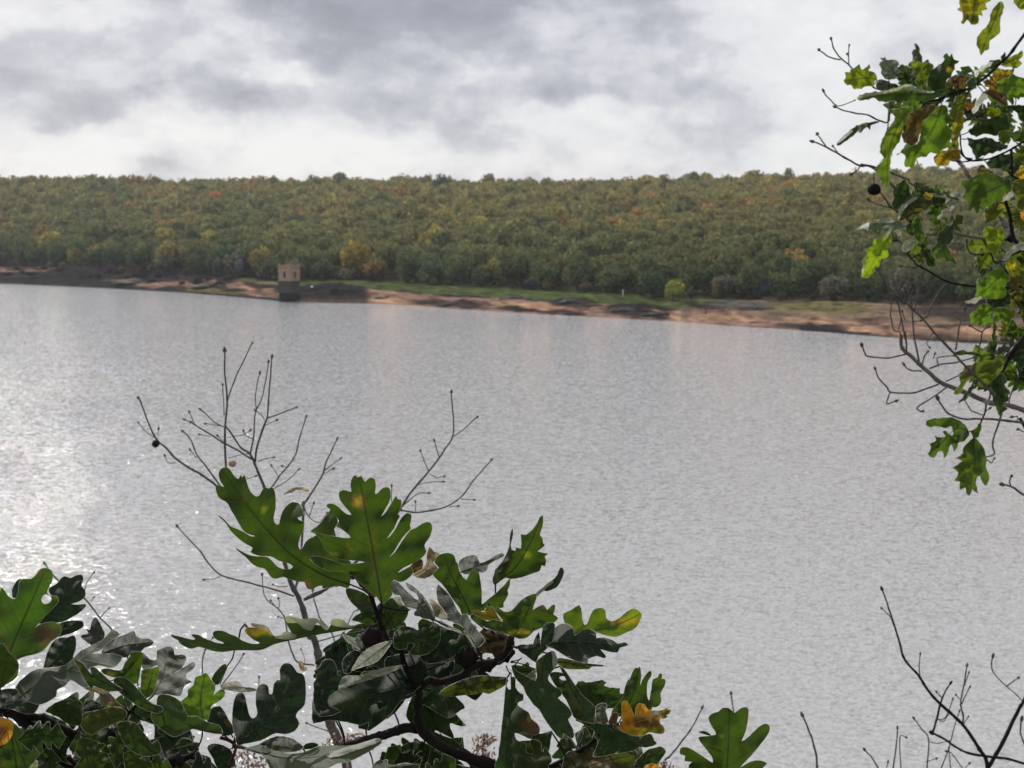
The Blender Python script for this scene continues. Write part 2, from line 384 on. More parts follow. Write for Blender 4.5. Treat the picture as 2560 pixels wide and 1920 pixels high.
special(1900, 690, 755, 74, -1, (.12, .11, .08), 'grey-brown leafless-looking bush at the edge of the sandy shore', 'bush', 'bush', 3)
special(1984, 650, 730, 36, 2, (.24, .27, .05), 'slim bright yellow-green tree in the shore row right of the grey-brown bush', 'tree', 'oak_tree', 7)
special(892, 588, 690, 96, 10, YO, 'large golden-yellow tree standing above the grass strip right of the stone tower')
special(935, 598, 668, 46, 9, (.27, .22, .04), 'smaller olive-gold tree leaning against the large golden-yellow one')
special(424, 608, 690, 96, 5, (.29, .23, .045), 'wide ochre-yellow tree above the dark left shore')
special(362, 612, 680, 46, 6, (.20, .22, .05), 'yellow-green tree touching the wide ochre-yellow tree')
special(204, 582, 662, 46, 9, (.16, .24, .04), 'bright green tree in the left part of the wood by the shore')
special(602, 650, 700, 38, -4, (.17, .19, .12), 'pale grey-green bush left of the stone tower', 'bush', 'bush', 5)
special(545, 648, 700, 34, -2, (.17, .16, .07), 'olive-brown bush two bushes left of the stone tower', 'bush', 'bush', 4)
special(668, 655, 700, 22, -3, (.24, .12, .05), 'small russet bush just left of the stone tower', 'bush', 'bush', 6)
special(280, 652, 672, 30, -5, (.18, .13, .09), 'low pinkish-brown bush on the bank above the dark left shore', 'bush', 'bush', 1)
special(650, 602, 680, 60, 6, (.27, .21, .04), 'ochre-topped tree up behind the stone tower')
special(760, 596, 680, 80, 10, (.19, .20, .045), 'olive-green tree rising directly behind the stone tower')
special(1085, 650, 712, 34, -1, (.17, .16, .07), 'pale olive bush standing out of the dark foot of the wood above the orange sand', 'bush', 'bush', 6)
special(600, 585, 650, 44, 14, (.25, .24, .05), 'pale yellow tree crown up the slope left of the stone tower')
special(1330, 690, 722, 60, -3, (.11, .10, .075), 'grey-brown thicket at the foot of the dark wood in the middle of the shore', 'bush', 'bush', 3)
# ridge conifers and hill accents: standing inside the wood higher up
def onhill(x, yc, wpx, hpx, col, label, cat='tree', name='oak_tree', var=None):
    ds, df, zf, dr, zr = prm(x)
    best = None
    for k in range(0, 101):
        d = df + 8 + (dr - df - 8) * k / 100
        y = yproj(x, d, zland(x, d)) - hpx * .62
        if best is None or abs(y - yc) < best[0]: best = (abs(y - yc), d)
    d = best[1]
    return tree(x, d, wpx / 2 * d / F, hpx * d / F, col, label, cat, GT, name, var)
DG = (.028, .052, .034)
onhill(1108, 462, 62, 62, DG, 'big dark blue-green pine crown on the ridge, left of centre', 'pine', 'pine_tree', 2)
onhill(1324, 448, 46, 42, DG, 'dark round pine on the skyline right of the big dark pine', 'pine', 'pine_tree', 1)
onhill(1400, 450, 30, 34, DG, 'small dark pine on the skyline, third from the left', 'pine', 'pine_tree', 3)
onhill(1062, 452, 34, 30, DG, 'low dark pine beside the big dark pine on its left', 'pine', 'pine_tree', 4)
onhill(1060, 478, 24, 24, DG, 'little dark pine below the ridge under the big dark pine', 'pine', 'pine_tree', 5)
onhill(1795, 437, 22, 26, DG, 'small dark pine on the ridge right of the centre', 'pine', 'pine_tree', 0)
onhill(1668, 586, 72, 48, (.030, .060, .036), 'dark green round tree in the middle of the right slope')
onhill(1540, 588, 52, 40, (.040, .060, .036), 'dark olive-green tree left of the dark green round tree on the right slope')
onhill(354, 514, 52, 40, (.34, .17, .045), 'bright orange tree on the left slope')
onhill(548, 490, 44, 48, (.27, .13, .05), 'rusty orange tree higher up and right of the bright orange one')
onhill(430, 505, 90, 34, (.24, .23, .05), 'yellow-green tree group crown right of the bright orange tree')
onhill(820, 452, 60, 30, (.04, .055, .04), 'dark green crown on the skyline left of the pines')
onhill(1410, 570, 46, 56, (.30, .21, .045), 'golden crown in the middle of the slope above the dark wood')
onhill(1072, 612, 34, 50, (.30, .27, .04), 'pale golden tree in the middle of the wood right of the golden-yellow tree')
onhill(1370, 480, 70, 44, (.27, .15, .045), 'russet crown high on the slope under the small skyline pines')
onhill(1620, 478, 66, 40, (.27, .14, .045), 'russet crown high on the right slope')
onhill(1975, 470, 60, 44, (.26, .13, .045), 'russet crown on the far right slope, left of the hanging gall')
onhill(950, 478, 60, 40, (.23, .14, .045), 'brownish-orange crown under the ridge left of the pines')
# ------------------------------------------------------------------ front rows: each tree its own object
def word(c):
    r, g, b = c
    if r > g * 1.35: return 'russet'
    if r > .15 and b < .05 and g > .13: return 'yellowish'
    if g > r * 1.25: return 'dark green'
    if r > g * 1.02: return 'olive-brown'
    return 'olive-green'
def zone(x):
    for a, b, t in ((-60, 150, 'at the far left'), (150, 300, 'near the bright green tree'), (300, 500, 'near the wide ochre tree'),
                    (500, 690, 'just left of the stone tower'), (690, 830, 'behind the stone tower'), (830, 1010, 'near the large golden-yellow tree'),
                    (1010, 1250, 'above the orange sand'), (1250, 1450, 'above the grass strip'), (1450, 1620, 'left of the yellow-green bush'),
                    (1620, 1780, 'behind the yellow-green bush'), (1780, 1960, 'above the grey-brown bush'), (1960, 2200, 'above the olive grass'), (2200, 2700, 'behind the hanging oak branches')):
        if a <= x < b: return t
    return ''
ROWN = ['front row tree', 'second row tree', 'third row tree', 'fourth row tree', 'fifth row tree']
HROW = {}
indiv = 0
dcur = None
for row in range(5):
    x = -40.0 + rnd.uniform(0, 20)
    while x < 2600:
        d0 = dfo(x); d = d0 + 1 + row * 6.6 + rnd.uniform(-2, 2)
        rad = rnd.uniform(3.6, 5.8); hz = rnd.uniform(7.0, 11.0) * (.8 if row == 0 else 1)
        hz *= .88 + .12 * (d / 350)
        if 830 < x < 900 and row < 2: hz *= .6
        if 1640 < x < 1730 and row == 0: hz *= .8
        ys = 690 - row * 12
        col = treecolour(x, ys, rnd)
        if row < 2: col = col * np.array([.78, .88, .95])
        if row == 0 and rnd.random() < .25: col = np.array([.085, .082, .060])
        lab = 'tall' if hz > 9.4 else ('low' if hz < 7.2 else 'middling')
        tree(x, d, rad, hz, col, f"{lab} {word(col)} {ROWN[row]} {zone(x)}", 'tree', GT)
        indiv += 1
        x += rad * 1.72 * F / d * rnd.uniform(.85, 1.15)
    # small understorey bushes fill the foot
# understorey
x = -40
while x < 2600:
    d = dfo(x) - rnd.uniform(-1, 3); s = rnd.uniform(1.1, 2.3)
    col = np.array([.062, .060, .046]) * rnd.uniform(.6, 1.3) if rnd.random() < .7 else np.array([.12, .12, .05])
    if not (690 < x < 1000 and rnd.random() < .5):
        tree(x, d, s, s * rnd.uniform(1.0, 1.5), col, f"low {'grey-brown' if col[1] < .1 else 'olive'} scrub bush {zone(x)}", 'bush', 'scrub bushes at the foot of the wood', 'bush')
    x += s * 3.1 * F / d * rnd.uniform(.7, 1.6)
print('individual trees', len([o for o in C.objects if o.parent is None and o.name.startswith('oak_tree')]))
# ------------------------------------------------------------------ the wood beyond: one uncountable mass
protos = [crown_arrays(500 + i, 520, .105, 0) for i in range(10)]
protof = [crown_arrays(700 + i, 300, .14, 0) for i in range(10)]
rr = np.random.default_rng(11)
QV = []; QC = []; cnt = 0
x_edges = np.linspace(-300, 2860, 60)
d = 0
for row in range(200):
    off = 31 + row * 6.4
    anyin = False
    x = -340 + rr.uniform(0, 30)
    while x < 2900:
        ds, df, zf, dr, zr = prm(x)
        dd = df + off + rr.uniform(-2.6, 2.6)
        if dd > dr + 40: x += 40; continue
        anyin = True
        zz = zland(x, dd)
        rad = rr.uniform(3.3, 6.4); hz = rr.uniform(5.8, 10.4)
        if rr.random() < .10: hz *= 1.3; rad *= 1.25
        ys = yproj(x, dd, zz) - 20
        col = treecolour(x, ys, rnd)
        q, sh = (protos if dd < 650 else protof)[int(rr.integers(0, 10))]
        a = rr.uniform(0, 6.28); ca_, sa = math.cos(a), math.sin(a)
        p = np.empty_like(q)
        p[:, 0] = (q[:, 0] * ca_ - q[:, 1] * sa) * rad + (x - 1280) / F * dd
        p[:, 1] = (q[:, 0] * sa + q[:, 1] * ca_) * rad + dd
        p[:, 2] = q[:, 2] * hz / 1.6 + zz - .5
        QV.append(p.astype(np.float32)); QC.append(np.concatenate([sh[:, None] * col[None, :], np.ones((len(sh), 1))], 1).astype(np.float32)); cnt += 1
        x += rad * 1.75 * F / dd * rr.uniform(.8, 1.25)
    if not anyin: break
print('forest trees', cnt)
QV = np.concatenate(QV); QC = np.concatenate(QC); nq = len(QV) // 4
me = bpy.data.meshes.new("forest"); me.vertices.add(len(QV)); me.vertices.foreach_set('co', QV.ravel())
me.loops.add(len(QV)); me.loops.foreach_set('vertex_index', np.arange(len(QV), dtype=np.int32))
me.polygons.add(nq); me.polygons.foreach_set('loop_start', np.arange(nq, dtype=np.int32) * 4)
try: me.polygons.foreach_set('loop_total', np.full(nq, 4, dtype=np.int32))
except Exception: pass
me.update(calc_edges=True); me.materials.append(m_leafs)
ca = me.color_attributes.new('Col', 'FLOAT_COLOR', 'POINT'); ca.data.foreach_set('color', QC.ravel())
fo = bpy.data.objects.new("forest", me); C.objects.link(fo); fo.color = (1, 1, 1, 1)
tag(fo, 'dense autumn oak wood covering the long hill behind the shore rows', 'wood', None, 'stuff')
# ------------------------------------------------------------------ stone intake tower
def stonemat(name, c1, c2, sc_, mort=.6, grime=None):
    m, nt = newmat(name); N = NT(nt); tcn = N.n('ShaderNodeTexCoord')
    g = N.noise(tcn.outputs['Object'], 2.2, 5, .65); h = N.noise(tcn.outputs['Object'], .6, 3, .5)
    br = N.n('ShaderNodeTexBrick'); mpp = N.n('ShaderNodeMapping'); mpp.inputs['Rotation'].default_value = (R(90), 0, 0); N.link(tcn.outputs['Object'], mpp.inputs[0])
    N.link(mpp.outputs[0], br.inputs['Vector']); br.inputs['Scale'].default_value = sc_
    br.inputs['Color1'].default_value = (c1[0], c1[1], c1[2], 1); br.inputs['Color2'].default_value = (c2[0], c2[1], c2[2], 1)
    br.inputs['Mortar'].default_value = (c1[0] * mort, c1[1] * mort, c1[2] * mort, 1); br.inputs['Mortar Size'].default_value = .03
    k = N.m('ADD', .35, N.m('ADD', N.m('MULTIPLY', g, .8), N.m('MULTIPLY', h, .5)))
    c = N.mix(1.0, br.outputs[0], N.comb(k, k, k), 'MULTIPLY')
    bs = N.n('ShaderNodeBsdfPrincipled'); N.link(c, bs.inputs['Base Color']); bs.inputs['Roughness'].default_value = .9; bs.inputs['Specular IOR Level'].default_value = .05
    bp = N.n('ShaderNodeBump'); bp.inputs['Distance'].default_value = .1; N.link(g, bp.inputs['Height']); N.link(bp.outputs[0], bs.inputs['Normal'])
    mo = N.n('ShaderNodeOutputMaterial'); N.link(bs.outputs[0], mo.inputs[0]); return m
TS = stonemat('pink_stone', (.36, .26, .19), (.30, .22, .165), 1.2); TG = stonemat('grey_masonry', (.085, .078, .078), (.065, .06, .06), .9); TD = stonemat('wet_masonry', (.022, .02, .02), (.03, .027, .026), .9)
tp = hit(719, 755, 0); TDD = tp.y; U = TDD / F
def prism(cx, cy, r, n, z0, z1, rot, r1=None):
    r1 = r if r1 is None else r1
    V = [(cx + r_ * math.cos(rot + 2 * math.pi * k / n), cy + r_ * math.sin(rot + 2 * math.pi * k / n), z) for (r_, z) in ((r, z0), (r1, z1)) for k in range(n)]
    return V, [tuple(range(n))[::-1], tuple(range(n, 2 * n))] + [(k, (k + 1) % n, n + (k + 1) % n, n + k) for k in range(n)]
def joinvf(parts):
    V = []; Fc = []
    for v, f in parts:
        b = len(V); V += list(v); Fc += [tuple(i + b for i in q) for q in f]
    return V, Fc
def boxvf(cx, cy, cz, sx, sy, sz, rot=0):
    c, s = math.cos(rot), math.sin(rot)
    V = []
    for dz in (-1, 1):
        for dx, dy in ((-1, -1), (1, -1), (1, 1), (-1, 1)):
            x, y = dx * sx / 2, dy * sy / 2
            V.append((cx + x * c - y * s, cy + x * s + y * c, cz + dz * sz / 2))
    return V, [(3, 2, 1, 0), (4, 5, 6, 7), (0, 1, 5, 4), (1, 2, 6, 5), (2, 3, 7, 6), (3, 0, 4, 7)]
tw = empty("intake_tower", (tp.x, TDD + 3, -1), 'square pinkish stone tower with two dark windows on a dark base in the lake', 'tower')
rot = R(-28); W_ = 4.0; cx, cy = tp.x, TDD + 3
zt = 16 + (600 - 661) * -1 * 0  # placeholder
z_of = lambda y: 16 - (y - 600) * U
zA, zB, zC = z_of(733), z_of(705), z_of(662)
v, f = joinvf([prism(cx, cy, 2.95, 8, -3, zA - .35, rot + R(22.5), 2.85), prism(cx, cy, 2.85, 8, zA - .35, zA, rot + R(22.5), 2.55)])
meshobj('plinth', v, f, TD, tw, False)
v, f = joinvf([boxvf(cx, cy, (zA + zB) / 2, W_ - .1, W_ - .1, zB - zA, rot)])
meshobj('shaft', v, f, TG, tw, False)
v, f = boxvf(cx, cy, zB + .12, W_ + .35, W_ + .35, .24, rot); meshobj('ledge', v, f, TG, tw, False)
# upper chamber: four walls with window openings cut as real gaps
ch0, ch1 = zB + .24, zC - .55
def wallwithwin(side):
    parts = []; t = .35; L = W_; H = ch1 - ch0; ww, wh, ws = .85, 1.7, .8
    def wb(u0, u1, z0, z1):
        uc, zc = (u0 + u1) / 2, (z0 + z1) / 2
        a = rot + side * math.pi / 2
        ox, oy = uc, -L / 2 + t / 2
        x = cx + ox * math.cos(a) - oy * math.sin(a); y = cy + ox * math.sin(a) + oy * math.cos(a)
        parts.append(boxvf(x, y, zc, u1 - u0, t, z1 - z0, a))
    wb(-L / 2 + t, -ww / 2, ch0, ch1); wb(ww / 2, L / 2, ch0, ch1); wb(-ww / 2, ww / 2, ch0, ch0 + ws); wb(-ww / 2, ww / 2, ch0 + ws + wh, ch1)
    return parts
v, f = joinvf(sum([wallwithwin(s) for s in range(4)], [])); meshobj('chamber_wall', v, f, TS, tw, False)
v, f = boxvf(cx, cy, ch1 + .125, W_ + .3, W_ + .3, .25, rot); meshobj('cornice', v, f, TS, tw, False)
par = []
for s in range(4):
    a = rot + s * math.pi / 2
    for u, hgt_ in ((-1.75, .55), (1.0, .25), (0, .25), (-1.0, .25)):
        oy = -W_ / 2 + .25
        par.append(boxvf(cx + u * math.cos(a) - oy * math.sin(a), cy + u * math.sin(a) + oy * math.cos(a), ch1 + .25 + hgt_ / 2, .5 if abs(u) > 1.5 else 1.0, .45, hgt_, a))
v, f = joinvf(par); meshobj('parapet', v, f, TS, tw, False)
mdk, nt = newmat("opening_shade_panel"); N = NT(nt); bs = N.n('ShaderNodeBsdfPrincipled'); bs.inputs['Base Color'].default_value = (.02, .02, .02, 1); mo = N.n('ShaderNodeOutputMaterial'); N.link(bs.outputs[0], mo.inputs[0])  # dark panels close two openings, interior shade put into their colour
for s in (0, 3):
    a = rot + s * math.pi / 2; oy = -W_ / 2 + .28
    v, f = boxvf(cx - oy * math.sin(a), cy + oy * math.cos(a), ch0 + 1.65, .85, .06, 1.7, a); meshobj('window', v, f, mdk, tw, False)
# small things on the shore
def rockvf(cx, cy, cz, s, seed, n=10, m_=6):
    V = []; 
    for j in range(m_ + 1):
        th = math.pi * j / m_
        for i in range(n):
            p = 2 * math.pi * i / n
            v = Vector((math.sin(th) * math.cos(p), math.sin(th) * math.sin(p), math.cos(th) * .7))
            v *= s * (1 + .35 * noise.noise(v * 1.3 + Vector((seed, 0, 0))))
            V.append((cx + v.x, cy + v.y, cz + v.z))
    return V, [(j * n + i, j * n + (i + 1) % n, (j + 1) * n + (i + 1) % n, (j + 1) * n + i) for j in range(m_) for i in range(n)]
def plain(name, c, rough=.9):
    m, nt = newmat(name); N = NT(nt); g_ = N.n('ShaderNodeNewGeometry'); nn = N.noise(g_.outputs['Position'], 9, 4)
    k = N.m('ADD', .6, N.m('MULTIPLY', nn, .8)); cc = N.mix(1.0, c, N.comb(k, k, k), 'MULTIPLY')
    bs = N.n('ShaderNodeBsdfPrincipled'); N.link(cc, bs.inputs['Base Color']); bs.inputs['Roughness'].default_value = rough
    mo = N.n('ShaderNodeOutputMaterial'); N.link(bs.outputs[0], mo.inputs[0]); return m
m_pale = plain('pale_rock', (.75, .73, .70)); m_dr = plain('dark_rock', (.036, .032, .032)); m_dw = plain('dead_wood', (.13, .08, .06))
for (x, t, s, lab) in ((889, .38, .42, 'white boulder on the dark mound, the farther of two from the tower'), (781, .30, .38, 'white boulder on the dark mound, the nearer of two to the tower')):
    ds, df = prm(x)[:2]; d = ds + (df - ds) * t; v, f = rockvf((x - 1280) / F * d, d, zland(x, d) + .15, s, x)
    tag(meshobj('boulder', v, f, m_pale), lab, 'boulder', 'white boulders on the mound')
x = 1557; d = dfo(x) - 3.0; z = zland(x, d)
v, f = joinvf([prism((x - 1280) / F * d, d, .14, 8, z - .2, z + 1.2, 0, .10), prism((x - 1280) / F * d, d, .17, 8, z + 1.2, z + 1.35, 0, .06)])
tag(meshobj('marker_post', v, f, m_pale), 'short white marker post standing in the grass at the foot of the wood', 'post')
# dead snag on the orange sand
ds, df = prm(1764)[:2]; d = ds + (df - ds) * .22; bx = (1764 - 1280) / F * d; z = zland(1764, d)
sn = []
def cyl(p, q, r0, r1, n=6):
    p, q = Vector(p), Vector(q); ax = (q - p).normalized(); t = ax.orthogonal().normalized(); b = ax.cross(t)
    V = [tuple(c + r * (t * math.cos(6.2832 * k / n) + b * math.sin(6.2832 * k / n))) for c, r in ((p, r0), (q, r1)) for k in range(n)]
    return V, [tuple(range(n))[::-1], tuple(range(n, 2 * n))] + [(k, (k + 1) % n, n + (k + 1) % n, n + k) for k in range(n)]
snag = empty('dead_snag', (bx, d, z), 'small brown dead tree stump with forked arms on the orange sand', 'stump')
v, f = cyl((bx, d, z - .2), (bx + .05, d, z + 1.3), .28, .18); meshobj('trunk', v, f, m_dw, snag)
for dx in (-.9, .2, 1.1):
    v, f = cyl((bx + .05, d, z + 1.1), (bx + dx, d + .1, z + 1.75), .13, .05); meshobj('branch', v, f, m_dw, snag)
# dark outcrops along the shore
for (x, t, s, sy) in ((1140, .10, 1.3, .5), (1640, .10, 1.2, .5), (1290, .48, 1.5, .5), (1900, .5, 1.3, .7), (1430, .42, 1.2, .5), (1560, .16, 1.2, .5), (960, .10, 1.0, .4), (520, .25, 2.0, .7), (330, .2, 2.2, .7)):
    ds, df = prm(x)[:2]; d = ds + (df - ds) * t; v, f = rockvf(0, 0, 0, 1, x, 30, 16)
    zz = zland(x, d)
    v = [((x - 1280) / F * d + a * s * 2.4, d + b * s * 1.1, zz - .2 + c * sy * 1.7 * (1 + .9 * noise.noise(Vector((a * 2.2, b * 2.2, x))) + .5 * noise.noise(Vector((a * 7, b * 7, x))))) for a, b, c in v]
    where = {960: 'at the left tip of the orange sand', 520: 'at the waterline between the pale streaks of the left shore', 330: 'at the waterline below the dark left bank', 1140: 'at the waterline below the orange sand left of centre', 1600: 'as a broad mound between two patches of orange sand', 1560: 'at the waterline left of the broad mound', 2230: 'beside the twigs on the right shore',
             870: 'on the low point right of the stone tower', 800: 'directly right of the stone tower', 200: 'as the highest hump of the dark left shore', 240: 'on the right flank of the left shore hump',
             1640: 'at the waterline right of the broad mound', 1290: 'under the grass strip in the middle', 1900: 'above the orange sand below the grey-brown bush', 1430: 'at the upper edge of the pink sand'}[x]
    tag(meshobj('rock_outcrop', v, f, m_dr), 'dark rock outcrop ' + where, 'rock', 'dark rocks along the far shore')

# dark scrub on the left bank
x = -30
while x < 600:
    ds, df = prm(x)[:2]; t_ = rnd.uniform(.25, .8); d = ds + (df - ds) * t_; s = rnd.uniform(.8, 2.0)
    tree(x, d, s * 1.3, s * rnd.uniform(.8, 1.2), np.array([.030, .027, .024]) * rnd.uniform(.7, 1.5), f"low blackish scrub on the dark bank {zone(x)}", 'bush', 'blackish scrub on the dark left bank', 'bush')
    x += rnd.uniform(9, 22)
# ------------------------------------------------------------------ near plants: materials
m_leaf, nt = newmat("oak_leaf"); N = NT(nt)
at_ = N.n('ShaderNodeAttribute', attribute_name='Col'); uvn = N.n('ShaderNodeUVMap', uv_map='UVMap'); sp_ = N.n('ShaderNodeSeparateXYZ'); N.link(uvn.outputs[0], sp_.inputs[0])
U_, V_ = sp_.outputs[0], sp_.outputs[1]
geo = N.n('ShaderNodeNewGeometry'); tcn = N.n('ShaderNodeTexCoord')
av = N.m('ABSOLUTE', V_)
fr = N.m('FRACT', N.m('MULTIPLY', N.m('SUBTRACT', U_, N.m('MULTIPLY', av, .75)), 8.0))
dv = N.m('ABSOLUTE', N.m('SUBTRACT', fr, .5))                     # 0 on a side vein
sv = N.ramp(dv, [(0.0, 1.0), (.10, 0.0)])
mv = N.ramp(av, [(0.0, 1.0), (.016, 0.0)])
vo_ = N.n('ShaderNodeTexVoronoi', feature='DISTANCE_TO_EDGE'); N.link(geo.outputs['Position'], vo_.inputs['Vector']); vo_.inputs['Scale'].default_value = 260
net = N.ramp(vo_.outputs['Distance'], [(0.0, .35), (.12, 0.0)])
vein = N.m('MAXIMUM', N.m('MAXIMUM', N.m('MULTIPLY', sv, .75), mv), net)
g1 = N.noise(geo.outputs['Position'], 45, 5, .6); g2 = N.noise(geo.outputs['Position'], 260, 3, .6)
k = N.m('ADD', .45, N.m('ADD', N.m('MULTIPLY', g1, .75), N.m('MULTIPLY', g2, .35)))
c = N.mix(1.0, at_.outputs['Color'], N.comb(k, k, k), 'MULTIPLY')
spots = N.ramp(N.noise(geo.outputs['Position'], 75, 2, .5), [(.68, 0.0), (.74, .7)])
c = N.mix(spots, c, (.10, .07, .02))
cl = N.mix(N.m('MULTIPLY', vein, .30), c, (.22, .26, .10))
bp = N.n('ShaderNodeBump'); bp.inputs['Strength'].default_value = .5; bp.inputs['Distance'].default_value = .0006
N.link(N.m('ADD', N.m('MULTIPLY', N.m('MAXIMUM', sv, mv), -.6), N.m('MULTIPLY', g1, 1.2)), bp.inputs['Height'])
bs = N.n('ShaderNodeBsdfPrincipled'); N.link(cl, bs.inputs['Base Color']); bs.inputs['Roughness'].default_value = .62
bs.inputs['Specular IOR Level'].default_value = .22; N.link(bp.outputs[0], bs.inputs['Normal'])
tr = N.n('ShaderNodeBsdfTranslucent'); N.link(bp.outputs[0], tr.inputs['Normal'])
tcol = N.mix(1.0, c, (1.2, 1.25, .7), 'MULTIPLY'); tcol = N.mix(N.m('MULTIPLY', vein, .62), tcol, (.012, .018, .004)); N.link(tcol, tr.inputs[0])
mx = N.n('ShaderNodeMixShader'); mx.inputs[0].default_value = .55; N.link(bs.outputs[0], mx.inputs[1]); N.link(tr.outputs[0], mx.inputs[2])
mo = N.n('ShaderNodeOutputMaterial'); N.link(mx.outputs[0], mo.inputs[0])
m_rim, nt = newmat("lit_leaf_margin"); N = NT(nt); bs = N.n('ShaderNodeBsdfPrincipled'); bs.inputs['Base Color'].default_value = (.46, .47, .36, 1); bs.inputs['Roughness'].default_value = .5  # naturally pale margin, with bright edge light painted into its colour
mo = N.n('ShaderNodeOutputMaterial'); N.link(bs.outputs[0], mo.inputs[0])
def woodmat(name, c1, c2, sc_=120):
    m, nt = newmat(name); N = NT(nt); g_ = N.n('ShaderNodeNewGeometry'); nn = N.noise(g_.outputs['Position'], sc_, 6, .7)
    lic = N.ramp(N.noise(g_.outputs['Position'], sc_ * .35, 4, .6), [(.52, 0.0), (.64, .8)])
    cc = N.mix(lic, N.ramp(nn, [(.3, c1), (.7, tuple(v * 1.6 for v in c1))]), c2)
    bs = N.n('ShaderNodeBsdfPrincipled'); N.link(cc, bs.inputs['Base Color']); bs.inputs['Roughness'].default_value = .8; bs.inputs['Specular IOR Level'].default_value = .15
    bp = N.n('ShaderNodeBump'); bp.inputs['Strength'].default_value = .8; bp.inputs['Distance'].default_value = .002; N.link(nn, bp.inputs['Height']); N.link(bp.outputs[0], bs.inputs['Normal'])
    mo = N.n('ShaderNodeOutputMaterial'); N.link(bs.outputs[0], mo.inputs[0]); return m
w_dark = woodmat('dark_twig_bark', (.009, .007, .007), (.022, .018, .016)); w_grey = woodmat('grey_twig_bark', (.058, .054, .052), (.13, .12, .11))
w_gall = woodmat('oak_gall', (.008, .005, .006), (.014, .009, .008), 60); w_brown = woodmat('brown_gall', (.22, .15, .10), (.3, .22, .15), 60); w_straw = woodmat('dry_straw', (.30, .20, .15), (.50, .38, .30), 60)
w_pale = woodmat('lichened_bark', (.10, .09, .08), (.42, .40, .36), 90); w_trunk = woodmat('oak_bark', (.05, .045, .04), (.12, .115, .10), 30)
VW = dict(A=(500, 1130, 3.16), B=(300, 820, 2.212), L1=(0, 1380, 3.073), L2=(420, 1480, 3.687), L3=(980, 1250, 2.4765), R1=(1620, 1420, 2.353),
          T1=(2000, 0, 3.95), T2=(2000, 380, 3.53), T3=(2000, 830, 3.53), Z1=(860, 1440, 5.529), Z2=(1200, 1500, 6.144), Z3=(1200, 1690, 7.213),
          Z4=(1420, 1640, 5.927), Z5=(860, 1690, 5.821), Z6=(2240, 0, 6.381), Z7=(2300, 380, 6.381), Z8=(2360, 620, 5.925), S=(0, 0, 1))
def pts(s, view=None):
    """'A 1,2 3,4 B 5,6' -> photo pixels; a letter code switches the enlargement the numbers were read in"""
    o = []; v = view
    for t in s.split():
        if ',' not in t: v = t; continue
        a, b = t.split(','); x0, y0, k = VW[v]; o.append((x0 + float(a) / k, y0 + float(b) / k))
    return o
def smooth_loop(p, n=3):
    q = []
    for i in range(len(p)):
        p0, p1, p2, p3 = p[i - 1], p[i], p[(i + 1) % len(p)], p[(i + 2) % len(p)]
        for k in range(n):
            t = k / n
            q.append(tuple(.5 * (2 * b + (c_ - a) * t + (2 * a - 5 * b + 4 * c_ - d) * t * t + (3 * b - a - 3 * c_ + d) * t ** 3) * 1.0 for a, b, c_, d in zip(p0, p1, p2, p3)))
    return q
def smooth_path(p, n=4):
    q = []
    P = [p[0]] + list(p) + [p[-1]]
    for i in range(1, len(P) - 2):
        for k in range(n):
            t = k / n
            q.append(tuple(.5 * (2 * b + (c_ - a) * t + (2 * a - 5 * b + 4 * c_ - d) * t * t + (3 * b - a - 3 * c_ + d) * t ** 3) for a, b, c_, d in zip(P[i - 1], P[i], P[i + 1], P[i + 2])))
    q.append(tuple(p[-1])); return q
def inpoly(x, y, P):
    r = False; j = len(P) - 1
    for i in range(len(P)):
        if (P[i][1] > y) != (P[j][1] > y) and x < (P[j][0] - P[i][0]) * (y - P[i][1]) / (P[j][1] - P[i][1]) + P[i][0]: r = not r
        j = i
    return r
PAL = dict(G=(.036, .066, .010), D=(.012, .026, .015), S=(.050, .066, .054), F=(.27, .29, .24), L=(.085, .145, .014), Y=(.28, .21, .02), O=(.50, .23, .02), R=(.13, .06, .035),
           K=(.055, .070, .014), M=(.026, .050, .011), B=(.09, .06, .03), V=(.15, .18, .016), P=(.26, .21, .19), W=(.62, .62, .60), N=(.030, .050, .030), Q=(.021, .043, .012))  # S carries sky sheen and W sun glint, painted as leaf colour
def tube(P, Rr, n=5):
    V = []; Fc = []
    P = [Vector(p) for p in P]; t0 = (P[1] - P[0]).normalized(); nrm = t0.orthogonal().normalized()
    for i, p in enumerate(P):
        t = (P[min(i + 1, len(P) - 1)] - P[max(i - 1, 0)])
        t = t.normalized() if t.length > 1e-9 else t0
        nrm = (nrm - t * nrm.dot(t)); nrm = nrm.normalized() if nrm.length > 1e-6 else t.orthogonal().normalized()
        b = t.cross(nrm)
        for k in range(n):
            a = 6.28318 * k / n; V.append(p + (nrm * math.cos(a) + b * math.sin(a)) * Rr[i])
    for i in range(len(P) - 1):
        for k in range(n): Fc.append((i * n + k, i * n + (k + 1) % n, (i + 1) * n + (k + 1) % n, (i + 1) * n + k))
    Fc.append(tuple(range(n))[::-1]); Fc.append(tuple((len(P) - 1) * n + k for k in range(n)))
    return V, Fc
seedc = [0]; RD = {}; TWP = {}
